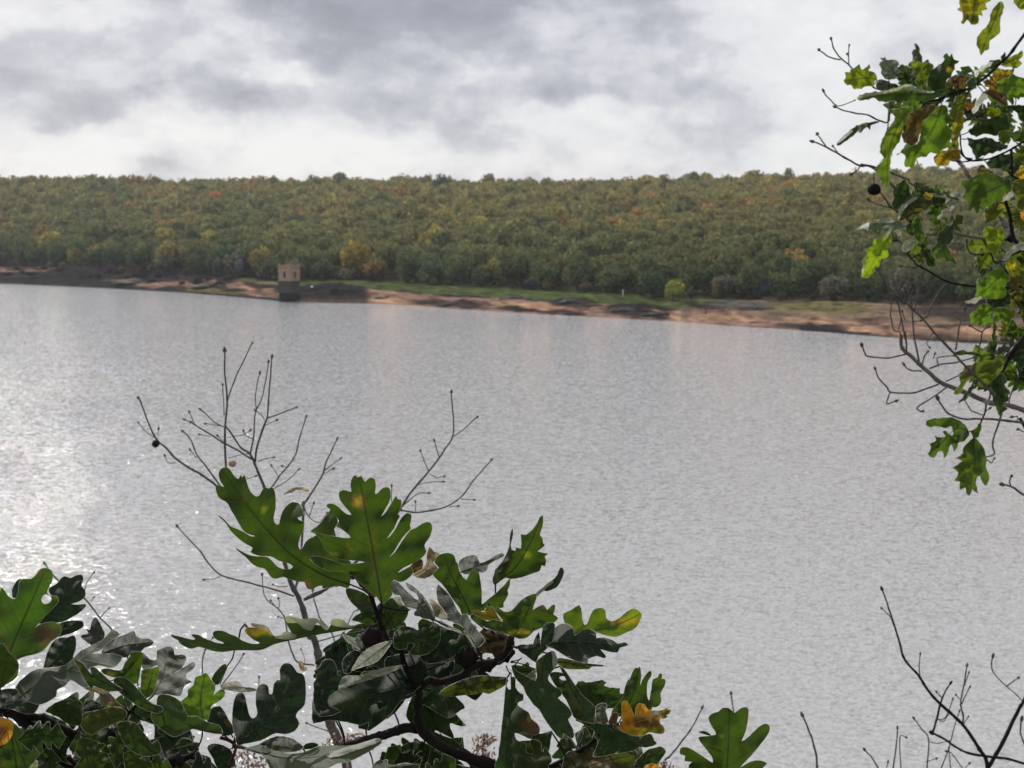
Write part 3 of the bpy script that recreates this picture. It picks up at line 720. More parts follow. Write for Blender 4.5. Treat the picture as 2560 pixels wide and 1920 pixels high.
def leaf(root, outline, rib, D, col='G', gx=0.0, gy=0.0, fold=.25, curl=0.0, wav=1.0, spots=(), holes=(), folds=(), teeth=0, rim=1.0, sharp=False, name='leaf', label=None, view=None, petiole=None, res=16):
    """one oak leaf: outline and midrib as seen in the photo, set at its own distance D and tilted, folded and curled in depth"""
    seedc[0] += 1; sd = seedc[0] * 3.7; KM = 1.3 if root.get('category') == 'tree' else 1.0
    out = pts(outline, view) if isinstance(outline, str) else outline
    if not sharp: out = smooth_loop(out, 2)
    jag = 1.3 if sharp else .6; o2 = []
    for i in range(len(out)):
        (x0_, y0_), (x1_, y1_) = out[i], out[(i + 1) % len(out)]; n_ = max(1, int(math.dist(out[i], out[(i + 1) % len(out)]) / (5 if sharp else 6)))
        for j in range(n_):
            t_ = j / n_; o2.append((x0_ + (x1_ - x0_) * t_ + noise.noise(Vector((i * 1.7 + t_ * 9, sd, 1))) * jag, y0_ + (y1_ - y0_) * t_ + noise.noise(Vector((i * 1.7 + t_ * 9, sd, 6))) * jag))
    out = o2
    if teeth:
        o2 = []; s_ = 0; sgn = 1 if sum(out[i - 1][0] * out[i][1] - out[i][0] * out[i - 1][1] for i in range(len(out))) > 0 else -1
        for i in range(len(out)):
            p_, q_ = out[i - 1], out[(i + 1) % len(out)]; dx, dy = q_[0] - p_[0], q_[1] - p_[1]; l_ = math.hypot(dx, dy) or 1
            s_ += math.dist(out[i], p_); ph = (s_ / 21 + .35 * noise.noise(Vector((s_ * .03, sd, 0)))) % 1
            a_ = teeth * ((ph / .7 if ph < .7 else (1 - ph) / .3) - .45)
            o2.append((out[i][0] + sgn * dy / l_ * a_, out[i][1] - sgn * dx / l_ * a_))
        out = o2
    rib = pts(rib, view) if isinstance(rib, str) else rib
    rib = smooth_path(rib, 5)
    cx = sum(p[0] for p in out) / len(out); cy = sum(p[1] for p in out) / len(out)
    L = sum(math.dist(rib[i], rib[i + 1]) for i in range(len(rib) - 1)) or 1
    k = D / F
    def uv(x, y):
        best = None; s = 0
        for i in range(len(rib) - 1):
            ax, ay = rib[i]; bx, by = rib[i + 1]; dx, dy = bx - ax, by - ay; l2 = dx * dx + dy * dy or 1e-9
            t = max(0, min(1, ((x - ax) * dx + (y - ay) * dy) / l2)); qx, qy = ax + dx * t, ay + dy * t; dd = math.hypot(x - qx, y - qy)
            if best is None or dd < best[0]: best = (dd, s + math.sqrt(l2) * t, (dx * (y - ay) - dy * (x - ax)))
            s += math.sqrt(l2)
        return best[1] / L, math.copysign(best[0], best[2]) / L
    def depth(x, y, u, v):
        z = gx * (x - cx) - gy * (y - cy) + fold * abs(v) * L + curl * (u - .5) ** 2 * L
        wv = noise.noise(Vector((u * 3.1 + sd, v * 5, sd))) * .16 + noise.noise(Vector((u * 9 + sd, v * 9, sd))) * .07 + .05 * math.sin(u * 26 + sd) * min(1, abs(v) * 4)
        return D + k * (z + wav * wv * L)
    def tri(poly, holes=(), extra=0.0, colr=None, base=0):
        st = max(3.0, math.sqrt(abs(sum(poly[i - 1][0] * poly[i][1] - poly[i][0] * poly[i - 1][1] for i in range(len(poly))) / 2)) / res)
        xs = [p[0] for p in poly]; ys = [p[1] for p in poly]
        P = [Vector(p) for p in poly]; n = len(P)
        E = [(i, (i + 1) % n) for i in range(n)]
        for h in holes:
            b = len(P); P += [Vector(p) for p in h]; E += [(b + i, b + (i + 1) % len(h)) for i in range(len(h))]
        rr_ = random.Random(int(sd * 10))
        y = min(ys)
        while y < max(ys):
            x = min(xs)
            while x < max(xs):
                px, py = x + rr_.uniform(-.25, .25) * st, y + rr_.uniform(-.25, .25) * st
                if inpoly(px, py, poly) and min((px - q.x) ** 2 + (py - q.y) ** 2 for q in P[:n]) > (st * .45) ** 2: P.append(Vector((px, py)))
                x += st
            y += st * .87
        vo, _, fo_, *_r = delaunay_2d_cdt(P, E, [], 0, 1e-4)
        fs = []
        for f in fo_:
            gxx = sum(vo[i][0] for i in f) / 3; gyy = sum(vo[i][1] for i in f) / 3
            if inpoly(gxx, gyy, poly) and not any(inpoly(gxx, gyy, h) for h in holes): fs.append(f)
        VV = []; CC = []; UU = []
        for p in vo:
            u, v = uv(p[0], p[1]); VV.append(at(p[0], p[1], depth(p[0], p[1], u, v) - extra))
            c_ = np.array(PAL[colr] if isinstance(colr, str) else colr)
            if base == 0:
                for (sx_, sy_, rx, ry, sc_) in SP:
                    q = ((p[0] - sx_) / rx) ** 2 + ((p[1] - sy_) / ry) ** 2 + 1.3 * noise.noise(Vector((p[0] * .07, p[1] * .07, sd)))
                    kk = 1 / (1 + math.exp(min(50, (q - 1) * 3)))
                    c_ = c_ * (1 - kk) + np.array(PAL[sc_]) * kk
            CC.append(c_ * KM); UU.append((u, v))
        return VV, fs, CC, UU
    SP = []
    for s_ in spots:
        (q,) = pts(s_[0], view); SP.append((q[0], q[1], s_[1], s_[2] if len(s_) > 3 else s_[1], s_[-1]))
    H = [smooth_loop(pts(h, view), 2) for h in holes]
    V, Fc, CC, UU = tri(out, H, 0, col); mats = [0] * len(Fc)
    for fp, fc in folds:
        v2, f2, c2, u2 = tri(smooth_loop(pts(fp, view), 2), (), .0025 * D, fc, 1)
        b = len(V); V += v2; Fc += [tuple(i + b for i in f) for f in f2]; CC += c2; UU += u2; mats += [0] * len(f2)
    def addtube(path2, rad, nn=3, off=0, mi=1):
        P3 = []
        for x, y in path2:
            u, v = uv(x, y); P3.append(at(x, y, depth(x, y, u, v) - off))
        v2, f2 = tube(P3, rad, nn); b = len(V)
        V.extend(v2); Fc.extend(tuple(i + b for i in f) for f in f2); CC.extend([np.array(PAL[col] if isinstance(col, str) else col) * 1.15 + .012] * len(v2)); UU.extend([(0, .3)] * len(v2)); mats.extend([mi] * len(f2))
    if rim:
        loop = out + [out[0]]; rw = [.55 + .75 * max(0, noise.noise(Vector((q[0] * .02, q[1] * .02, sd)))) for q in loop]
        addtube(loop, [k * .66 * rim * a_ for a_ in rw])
    mr = [p for p in rib]
    addtube(mr, [k * (2.0 * (1 - i / len(mr)) + .4) * (.6 if rim < .85 else .8) for i in range(len(mr))], 4, 0, 0)
    dend = RD.get(root.name, D); pp = None
    if petiole: pp = pts(petiole, view) + [rib[0]]
    elif name == 'leaf' and root.name in TWP:
        q = min(TWP[root.name], key=lambda t: math.hypot(t[0] - rib[0][0], t[1] - rib[0][1])); dq = math.hypot(q[0] - rib[0][0], q[1] - rib[0][1])
        if 3 < dq < 95: dend = q[2]; pp = [(q[0], q[1]), ((q[0] + rib[0][0]) / 2 + dq * .08, (q[1] + rib[0][1]) / 2 + dq * .06), rib[0]]
    if pp:
        pp = smooth_path(pp, 4); P3 = []
        u0, v0 = uv(*rib[0]); d1 = depth(rib[0][0], rib[0][1], u0, v0)
        for i, (x, y) in enumerate(pp): P3.append(at(x, y, d1 * i / (len(pp) - 1) + dend * (1 - i / (len(pp) - 1))))
        v2, f2 = tube(P3, [k * (2.2 if rim >= .85 else 1.3)] * len(P3), 5); b = len(V); V.extend(v2); Fc.extend(tuple(i + b for i in f) for f in f2); CC.extend([np.array(PAL['B'])] * len(v2)); UU.extend([(0, 0)] * len(v2)); mats.extend([2] * len(f2))
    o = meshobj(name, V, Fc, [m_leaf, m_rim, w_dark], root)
    me = o.data; me.polygons.foreach_set('material_index', mats)
    ca = me.color_attributes.new('Col', 'FLOAT_COLOR', 'POINT'); ca.data.foreach_set('color', np.array([(c_[0], c_[1], c_[2], 1) for c_ in CC], dtype=np.float32).ravel())
    ul = me.uv_layers.new(name='UVMap'); li = np.empty(len(me.loops), dtype=np.int32); me.loops.foreach_get('vertex_index', li)
    ul.data.foreach_set('uv', np.array(UU, dtype=np.float32)[li].ravel())
    if label: o['label'] = label
    return o
def twig(root, path, r0, r1, D0, D1=None, mat=None, name='twig', bud=True, view=None, knob=.18, n=6):
    """a twig along a photo path; r in photo pixels, D the distance at its two ends"""
    p = pts(path, view) if isinstance(path, str) else path
    if D1 is None: D1 = D0
    p = smooth_path(p, 5); m_ = len(p); P3 = []; Rr = []
    seedc[0] += 1; sd = seedc[0] * 1.3
    for i, (x, y) in enumerate(p):
        t = i / (m_ - 1); D = D0 + (D1 - D0) * t
        TWP.setdefault(root.name, []).append((x, y, D))
        x += noise.noise(Vector((i * .3, sd, 0))) * min(2.5, r1) * .8; y += noise.noise(Vector((i * .3, sd, 7))) * min(2.5, r1) * .8
        r = (r0 + (r1 - r0) * t) * (1 + knob * noise.noise(Vector((i * .6, sd, 3))) * 1.1)
        if i and i % 9 == 0: r *= 1 + knob * 1.1
        P3.append(at(x, y, D + D / F * 12 * noise.noise(Vector((i * .25, sd, 5))))); Rr.append(max(.2, r) * D / F)
    if bud:   # terminal bud: a small pointed swelling
        d = (P3[-1] - P3[-2]).normalized(); q = P3[-1]; br = max(Rr[-1] * 1.9, 2.2 * D1 / F)
        P3 += [q + d * br * .8, q + d * br * 2.2, q + d * br * 3.4, q + d * br * 4.2]; Rr += [br * 1.0, br * 1.15, br * .7, br * .15]
    v, f = tube(P3, Rr, n)
    if bud:
        for s_ in (-1, 1):
            d2 = (d + d.orthogonal() * .7 * s_).normalized(); a_ = q + d * br * .3
            v2, f2 = tube([a_, a_ + d2 * br * 1.2, a_ + d2 * br * 2.4], [br * .4, br * .7, br * .1], 5); b = len(v); v += v2; f += [tuple(i + b for i in g_) for g_ in f2]
    return meshobj(name, v, f, mat or w_grey, root)
def ball(root, c, r, D, mat, name='gall', sq=1.0, label=None, lump=.15):
    (q,) = pts(c); P = at(q[0], q[1], D); R_ = r * D / F
    V = []; n, m_ = 16, 10
    for j in range(m_ + 1):
        th = math.pi * j / m_
        for i in range(n):
            p = 2 * math.pi * i / n; d = Vector((math.sin(th) * math.cos(p), math.sin(th) * math.sin(p), math.cos(th)))
            V.append(P + Vector((d.x, d.y, d.z * sq)) * R_ * (1 + lump * noise.noise(d * 2.2 + Vector((r, 0, 0)))))
    o = meshobj(name, V, [(j * n + i, j * n + (i + 1) % n, (j + 1) * n + (i + 1) % n, (j + 1) * n + i) for j in range(m_) for i in range(n)], mat, root)
    if label: o['label'] = label
    return o
def oakleaf(root, bx, by, tx, ty, w, D, col, lobes=5, seed=0, point=.3, **kw):
    """a lobed oak leaf from base to tip (photo pixels), half-width w as a share of its length"""
    rn = random.Random(seed * 7 + 1); L = math.hypot(tx - bx, ty - by); ax, ay = (tx - bx) / L, (ty - by) / L; nx_, ny_ = -ay, ax
    bend = rn.uniform(-.12, .12)
    def P(u, v): 
        v += bend * math.sin(math.pi * u)
        return (bx + (ax * u + nx_ * v) * L, by + (ay * u + ny_ * v) * L)
    def side(s):
        o = []
        for i in range(lobes):
            u0 = .12 + .78 * i / lobes; u1 = .12 + .78 * (i + 1) / lobes; um = (u0 + u1) / 2
            env = w * (math.sin(math.pi * (um * .92 + .05)) ** .8) * rn.uniform(.8, 1.15)
            o.append((u0, s * env * rn.uniform(.38, .52))); o.append((um + .02, s * env * .92)); o.append((um + .07, s * env * (1 + point * .3))); o.append((um + .095, s * env * .8))
        return o
    right = [P(0, .02)] + [P(u, v) for u, v in side(1)] + [P(1, .03)]
    left = [P(1, -.03)] + [P(u, v) for u, v in reversed(side(-1))] + [P(0, -.02)]
    rib = [P(0, 0), P(.33, 0), P(.66, 0), P(.97, 0)]
    return leaf(root, right + left, rib, D, col, **kw)

def merge(objs, name, root):
    import bmesh
    bm = bmesh.new()
    for o in objs: bm.from_mesh(o.data)
    me = bpy.data.meshes.new(name); bm.to_mesh(me); bm.free()
    for m_ in objs[0].data.materials: me.materials.append(m_)
    for o in objs: bpy.data.objects.remove(o)
    o = bpy.data.objects.new(name, me); C.objects.link(o); o.parent = root; o.matrix_parent_inverse = Matrix.Translation(-root.location)
    return o

rn = random.Random(4)
def filler(root, reg, n, D0, cols, Lr=(120, 230), gy=(.6, 1.1), mw=(.26, .38), **kw):
    out_ = []
    P = pts(reg); k = 0
    xs = [p[0] for p in P]; ys = [p[1] for p in P]
    while k < n:
        x, y = rn.uniform(min(xs), max(xs)), rn.uniform(min(ys), max(ys))
        if not inpoly(x, y, P): continue
        a_ = rn.uniform(0, 6.28); l_ = rn.uniform(*Lr)
        out_.append(oakleaf(root, x - math.cos(a_) * l_ * .5, y - math.sin(a_) * l_ * .5, x + math.cos(a_) * l_ * .5, y + math.sin(a_) * l_ * .5, rn.uniform(*mw), D0 + rn.uniform(0, .08), rn.choice(cols), lobes=kw.get('lobes', 4), seed=k + int(D0 * 100), point=kw.get('point', 0), gy=rn.uniform(*gy), gx=rn.uniform(-.3, .3), wav=1.2, res=9, sharp='point' in kw, rim=kw.get('rim', 1))); k += 1
    return out_
def gnd(x, y): return 14.3 - .47 * y + .25 * noise.noise(Vector((x * .3, y * .3, 3)))
# ================================================================== middle: bare oak sapling standing behind the near leaves
DS = 2.3
p0 = at(830, 1900, DS)
sap = empty('bare_oak_sapling', (p0.x, p0.y, gnd(p0.x, p0.y)), 'leafless grey oak sapling rising behind the big lobed leaves in front of the lake', 'sapling'); RD[sap.name] = DS
def tw_(path, r0, r1, root=sap, D=DS, D1=None, mat=w_grey, **kw): return twig(root, path, r0 * .5, r1 * .5, D, D if D1 is None else D1, mat, **kw)
o = twig(sap, 'A 500,270 560,500 640,780 710,1010 765,1120 800,1200 830,1310 865,1450 L2 1340,420 1385,560 1400,680 1430,850 1470,1080 1500,1220 1550,1330 1600,1440 1650,1640 S 880,2100 890,2500', 4, 14, DS, DS, w_grey, 'trunk', bud=False, n=10)
g_ = at(890, 2500, DS); v, f = tube([g_, Vector((g_.x + .02, g_.y + .02, (g_.z + gnd(g_.x, g_.y)) / 2)), Vector((g_.x, g_.y, gnd(g_.x, g_.y) - .1))], [.009, .011, .015], 8); meshobj('stem_base', v, f, w_grey, sap)
tw_('B 800,885 765,800 742,745 720,700 660,650 600,560 575,545', 7.5, 4, bud=False)
tw_('B 575,545 530,525 450,455', 3.5, 2.5)
tw_('B 745,740 760,650 800,530 815,490 825,360 835,230 840,165', 6, 3.2, D1=DS - .05)
tw_('B 722,695 740,600 745,500 755,450 780,400 800,320 820,195', 4.5, 2.8, D1=DS + .05)
tw_('B 755,450 748,390 757,320 770,255', 3, 2.6)
tw_('B 800,510 780,480 755,460', 2.5, 2.2)
tw_('B 815,500 880,475 930,455 972,439', 3.5, 2.6, D1=DS - .04)
tw_('B 800,540 860,512', 2.2, 1.6)
tw_('B 745,620 700,595 685,572', 2.6, 2.2)
tw_('B 725,725 660,682 600,650 570,635 490,580 430,545 395,522', 5, 3, D1=DS - .06); tw_('B 395,522 362,508', 3, 2.4); tw_('B 418,540 385,472', 3, 2.4)
tw_('B 570,630 545,600', 2.4, 2); tw_('B 500,600 445,590', 2.4, 2)
tw_('B 590,830 585,770 580,600 590,450 592,370 580,250 578,135', 7, 4, D=DS - .15)
tw_('B 594,400 640,270 680,190 712,120 728,88', 4, 2.6, D=DS - .15); tw_('B 577,480 575,450 568,322', 3, 2.2, D=DS - .13)
tw_('B 575,545 520,535 480,530', 2.4, 1.8); tw_('B 600,605 680,590 715,570', 2.4, 1.8)
tw_('B 545,885 520,860 430,800 330,740 260,670 200,610 160,530 120,420 104,388', 6, 3.4, D1=DS - .1); tw_('B 190,605 140,570 106,528', 2.6, 2, D=DS - .08)
tw_('B 310,745 265,745 250,712', 2.4, 1.8, D=DS - .05); tw_('B 210,600 212,565', 1.8, 1.4, D=DS - .08)
tw_('B 560,880 545,860 480,770 430,710 390,620 352,575', 4.6, 3); tw_('B 425,720 392,680', 2.4, 1.6)
tw_('B 810,900 840,880 880,820 940,750 970,700 990,620 1010,550 1028,494', 5, 3, D1=DS + .1); tw_('B 875,820 842,768', 2.6, 1.8); tw_('B 930,770 905,765', 2, 1.5)
tw_('B 840,895 930,840 985,786', 3, 2); tw_('B 700,835 745,820', 2, 1.8); tw_('B 762,740 800,725 845,715', 2.4, 1.8); tw_('B 600,720 650,705 700,695', 2, 1.6)
tw_('A 750,1095 790,900 820,420 B 1010,985 1060,910 1120,810 1140,740 1170,680 1198,620', 6, 3.2, D1=DS + .1); tw_('B 1120,810 1172,780', 2.6, 2); tw_('B 1132,790 1180,750 1214,726', 2.8, 2)
tw_('B 1012,978 1045,1045 1100,1075 1140,1030', 3, 2); tw_('B 1045,1045 1070,975', 2.6, 2)
tw_('A 830,1165 1000,1080 1300,800 1500,560 1580,450 B 1560,985 1600,920 1650,860 1710,790 1770,710 1810,650 1840,600 1845,520 1838,430 1833,362', 7, 3.2, D1=DS + .15)
tw_('B 1840,602 1900,560 1968,498', 3, 2.6, D=DS + .12); tw_('B 1765,712 1740,628', 3, 2.4, D=DS + .12); tw_('B 1705,790 1680,730 1663,685', 3, 2.2, D=DS + .1); tw_('B 1710,805 1750,825 1788,820', 2.2, 1.8, D=DS + .1)
tw_('B 1650,865 1720,852 1780,850', 2.2, 1.8, D=DS + .1); tw_('B 1570,980 1640,920 1700,912', 3.4, 2, D=DS + .1)
tw_('B 1540,1005 1640,1020 1740,1005 1820,980 1890,930 1950,850 2000,790 2050,735', 5, 3, D=DS + .05); tw_('B 1885,945 1950,950', 2.6, 1.8, D=DS + .05); tw_('B 1820,990 1862,985', 2.2, 1.4, D=DS + .05); tw_('B 1635,1018 1634,970', 2.2, 1.8, D=DS + .05)
tw_('B 1500,960 1502,880', 3, 2.4)
tw_('A 745,1140 600,1090 450,1050 300,1010 160,970 70,880 0,780 B 400,1190 322,1103', 5, 3, D1=DS - .1); tw_('A 160,985 100,1005 42,1008', 2.2, 1.6, D=DS - .06)
tw_('L2 1350,675 1200,650 1150,570 1110,450 1080,260 1060,210 1000,140 930,90 885,20 A 490,975', 4.4, 2.4, D1=DS - .1); tw_('L2 1020,150 1028,100 1018,62', 2.6, 2); tw_('L2 985,130 955,90', 2.4, 2); tw_('L2 1060,240 1022,228', 2.4, 2)
tw_('A 820,1160 890,1120 1000,1080 1070,1060', 3.6, 2.4); tw_('L2 1580,720 1555,600 1540,480 1500,360 1410,260 1380,180 1345,60 A 890,1100', 5, 3, D1=DS + .1)
tw_('L2 1560,612 1650,500 1720,390', 3.4, 2.4); tw_('L2 1370,462 1500,420 1620,370 1700,200 1740,170', 3.6, 2.2); tw_('L2 1250,80 1350,20 1450,-20', 3.4, 2); tw_('A 690,1062 620,1062 580,1048', 2.4, 1.6)
tw_('L2 1250,700 1260,620 1230,540', 2.2, 1.8, mat=w_straw); tw_('L2 840,900 838,800', 2.6, 2.2); tw_('L2 500,850 600,720 690,585', 3.4, 2.4, D=DS - .2); tw_('L2 320,760 318,620 350,520 410,430', 3.4, 2.4, D=DS - .2)
tw_('L2 1480,1285 1380,1250 1290,1215', 3, 2); tw_('L1 1560,950 1555,860 1575,760', 2.8, 2)
ball(sap, 'B 197,640', 9.5, DS - .08, w_gall, 'gall'); ball(sap, 'B 622,750', 10, DS - .1, w_brown, 'gall', .85)
for i, (a_, b_) in enumerate((('B 905,920 950,885 990,880 960,905 930,915', 'B 905,920 990,880'), ('B 960,890 1010,880 1050,900 1030,905 1000,895', 'B 960,890 1045,900'), ('L2 1200,640 1220,720 1260,730 1290,700 1250,690 1240,640', 'L2 1205,645 1255,725'))):
    leaf(sap, a_, b_, DS - .02, (.36, .28, .22), gy=.2, wav=2, rim=0, name='withered_leaf', res=6)
# ================================================================== left twigs of a second bare shrub
tg = empty('bare_twig_shrub', (at(300, 1900, 2.0).x, at(300, 1900, 2.0).y, gnd(0, 2)), 'thin grey bare twigs slanting behind the leaves at the lower left', 'shrub')
tw_('S 560,2300 480,1900 L1 1150,1250 1010,870 860,600 760,500 650,360 450,220 350,100', 6, 3, tg, 2.0)
tw_('L1 650,290 670,230 715,165', 2.6, 2, tg, 2.0); tw_('L1 770,510 800,470 830,440', 2.6, 2, tg, 2.0); tw_('L1 700,380 720,350', 2, 1.6, tg, 2.0); tw_('L1 1530,-10 1560,30 1600,80', 2, 2, tg, 2.0, bud=False)
g_ = at(560, 2300, 2.0); v, f = tube([g_, Vector((g_.x, g_.y, gnd(g_.x, g_.y) - .1))], [.003, .006], 6); meshobj('stem_base', v, f, w_grey, tg)
# ================================================================== lower right bare shrub
DR = 2.6
sh = empty('bare_shrub', (at(2440, 1920, DR).x, at(2440, 1920, DR).y, gnd(at(2440, 1920, DR).x, at(2440, 1920, DR).y)), 'leafless dark shrub with forked twigs at the lower right against the water', 'shrub')
def rs(path, r0, r1, **kw): return twig(sh, path, r0 * .5, r1 * .5, DR, DR, w_grey if 'mat' not in kw else kw.pop('mat'), **kw)
rs('R1 2000,1200 1985,1120 1940,1050 1850,920 1720,800 1640,710 1590,630 1510,540 1480,440 1440,310 1410,220 1380,135', 10, 3.6, mat=w_dark); rs('R1 1430,290 1405,265 1380,242', 2.6, 2); rs('R1 1600,630 1595,570 1602,512', 3.2, 2.4)
rs('R1 2000,1180 2040,1110 2100,1000 2170,850 2212,780 2290,640', 11, 8, mat=w_dark, bud=False); rs('R1 2400,1190 2212,1150 2100,1120 1960,1105 1840,1070 1750,1010 1680,975', 8, 5, mat=w_dark)
rs('R1 1675,970 1700,880 1720,800 1740,740 1774,688', 6, 3.4, mat=w_dark); rs('R1 1730,760 1700,735', 3, 2.4); rs('R1 1700,890 1750,880 1790,780', 3, 2.2); rs('R1 1700,885 1735,905 1760,870', 2.6, 2)
rs('R1 1850,920 1855,870 1840,790 1860,680 1874,582', 5.4, 3.4); rs('R1 1845,800 1868,750 1890,706', 3, 2.4); rs('R1 1835,770 1815,750', 2.6, 2.2); rs('R1 1862,690 1886,620', 3, 2.2); rs('R1 1850,930 1880,880', 2.4, 2)
rs('R1 1640,1190 1650,1010 1610,950 1570,892', 3.8, 2.6); rs('R1 1650,1022 1700,1032 1760,1020', 2.4, 1.6); rs('R1 1635,1140 1690,1122', 2.2, 1.6); rs('R1 1720,1190 1770,1060 1800,940 1830,850', 3.4, 2.2)
rs('R1 1440,1190 1460,1050 1468,952', 4, 2.8); rs('R1 1490,1190 1480,1000 1510,993', 3.2, 2); rs('R1 1360,1190 1320,1120 1280,1076', 4, 3.2); rs('R1 1400,1190 1410,1150', 2.4, 2)
rs('R1 1000,1250 990,1110 975,1040 950,960 915,882', 6, 4.4); rs('R1 505,900 500,830 490,748', 3.6, 3.2)
rs('R1 80,1250 95,1140 130,1105 200,1020 270,920 312,832', 6, 3.4)
rs('R1 2260,830 2212,790 2160,740 2110,698 2060,650 2022,590 2025,530', 2.4, 3.4); rs('R1 2108,697 2175,648', 3.4, 2.8); rs('R1 2230,1080 2212,1030 2190,965 2195,905', 4.4, 4)
rs('R1 1860,1190 1790,1095 1765,1080', 3, 2); rs('R1 1850,1190 1885,1156', 2.6, 2); rs('R1 1780,1190 1770,1070', 3, 2)
v, f = joinvf([([tuple(p) for p in v_], f_) for v_, f_ in [tube([at(2470, 1925, DR), at(2480, 2100, DR), Vector((at(2480, 2100, DR).x, DR + .1, gnd(at(2480, 2100, DR).x, DR) - .1))], [.006, .009, .013], 8)]]); meshobj('stem_base', v, f, w_dark, sh)
for x_, x2 in ((2305, 2400), (2390, 2440), (2240, 2400), (2043, 2200), (1654, 1900), (1830, 1900)):
    v, f = tube([at(x_, 1925, DR), at((x_ + x2) / 2, 2250, DR), at(x2, 2600, DR), Vector((at(x2, 2600, DR).x, DR, gnd(at(x2, 2600, DR).x, DR) - .1))], [.0016, .002, .003, .004], 5); meshobj('twig', v, f, w_grey, sh)
# ================================================================== dry straw plumes
def plume(x, y, h, wd, n, D, label, sd):
    rn = random.Random(sd); b = at(x, y + 900, D); root = empty('dry_seed_head', (b.x, b.y, gnd(b.x, b.y)), label, 'dry grass', 'dry seed heads')
    parts = []
    for i in range(n):
        x0 = x + rn.uniform(-.35, .35) * wd; y0 = y + rn.uniform(0, h * .3); ang = rn.gauss(0, .55); l = h * rn.uniform(.15, .55)
        yb = y - rn.uniform(0, h * .75) + h * .2; xb = x + (rn.uniform(-.5, .5)) * wd * (1.1 - (y - yb) / h * .7)
        q = [at(xb, yb, D + rn.uniform(-.03, .03)), at(xb + math.sin(ang) * l * .12, yb - l * .1, D), at(xb + math.sin(ang) * l * .3, yb - math.cos(ang) * l * .24, D + rn.uniform(-.02, .02))]
        parts.append(tube(q, [1.6 * D / F, 2.2 * D / F * rn.uniform(.6, 1.4), .4 * D / F], 4))
    V = []; Fc = []
    for v_, f_ in parts: b_ = len(V); V += v_; Fc += [tuple(i + b_ for i in q) for q in f_]
    meshobj('seeds', V, Fc, w_straw, root)
    v_, f_ = tube([at(x, y - h * .6, D), at(x, y, D), at(x + 20, y + 900, D), Vector((b.x, b.y, gnd(b.x, b.y) - .1))], [.0008, .0016, .003, .004], 6); meshobj('stalk', v_, f_, w_straw, root)
plume(1208, 1905, 120, 60, 130, 1.9, 'pinkish dry seed head seen through the gap right of the dark main branch', 1)
plume(868, 1868, 60, 120, 130, 1.9, 'pinkish dry seed head left of the thick dark branch fork', 2)
plume(620, 1930, 90, 110, 130, 1.9, 'pinkish dry seed head low behind the left leaves near the bottom edge', 3)
plume(1340, 1900, 70, 60, 90, 1.9, 'pinkish dry seed head behind the hanging folded leaf', 4)
plume(1662, 1935, 55, 50, 80, 1.9, 'pinkish dry seed head at the bottom edge beside the lone bright leaf', 5)
# ================================================================== centre spray
DC = 1.0
b0 = at(1250, 2300, DC)
cb = empty('oak_branch', (b0.x, b0.y, gnd(b0.x, b0.y)), 'near dark oak branch with large lobed green leaves at the bottom centre', 'oak branch'); RD[cb.name] = DC
def wd_(path, r0, r1, root=cb, D=DC, D1=None, mat=w_dark, **kw): return twig(root, path, r0, r1, D, D if D1 is None else D1, mat, **kw)
wd_('S 1262,2300 1255,2050 L3 720,1760 640,1650 500,1605 380,1560 300,1520 230,1470 180,1430 170,1380 Z5 1080,640 1080,400 1090,230', 15, 10, name='branch', bud=False, n=10)
wd_('Z5 1080,760 900,760 750,800 600,850 450,890 300,930 150,975 0,1010 L2 1650,1440 1500,1480 1300,1530', 13, 6, D=DC + .01, D1=DC + .08, name='branch', bud=False, n=10)
wd_('Z5 1090,270 1060,200 1150,120 1250,60 L3 300,1128 420,1090 530,1020 640,1000 700,950 735,880 745,800', 10, 8, D=DC, D1=DC - .02, name='branch', bud=False, n=10, knob=.3)
wd_('L3 180,1170 120,1100 80,1020 60,950 20,880 A 1540,1560 1480,1480 1450,1390 1420,1330 1430,1200', 8, 4, D=DC, D1=DC - .03, name='branch', bud=False)
wd_('A 1440,1400 1400,1290 1345,1130 1300,1080', 6, 5, D=DC - .02, D1=DC - .04, bud=False)
wd_('A 1390,1130 1310,1080 1270,1040 1235,985', 7, 5, D=DC - .04, name='bud', bud=True, mat=woodmat('bud_scales', (.06, .03, .022), (.20, .15, .08), 200))
wd_('S 1290,2050 L3 880,1740 990,1650 1100,1590 1230,1510 1290,1440 1300,1400 1310,1360', 9, 6, D=DC + .03, D1=DC, name='branch', bud=False, n=8, knob=.3)
wd_('Z4 440,1010 600,1035 720,1040', 5, 4, bud=False)
g_ = at(1262, 2300, DC); v, f = tube([g_, Vector((g_.x, g_.y + .05, (g_.z + gnd(g_.x, g_.y)) / 2)), Vector((g_.x + .05, g_.y + .1, gnd(g_.x, g_.y) - .1))], [.0045, .008, .012], 10); meshobj('stem_base', v, f, w_dark, cb)
ball(cb, 'Z1 390,860', 27, DC - .01, w_gall, 'gall', 1.05, lump=.3); ball(cb, 'L3 465,975', 26, DC - .01, w_gall, 'gall', .95, lump=.5)
ball(cb, 'L3 640,880', 27, DC - .0, w_dark, 'bud', .9, lump=.8); ball(cb, 'L3 700,950', 22, DC, w_dark, 'bud', .9, lump=.8); ball(cb, 'L3 590,1020', 22, DC, w_dark, 'bud', .7, lump=.8)
for a_ in ('Z2 540,1000 600,920 640,890', 'Z2 480,940 560,930 640,900', 'Z2 470,960 560,960 700,1000 790,1040 860,1060', 'Z2 400,1010 440,1100 480,1130'):
    wd_(a_, 1.8, 1.2, bud=False)
lf = lambda *a_, **k_: leaf(cb, *a_, **k_)
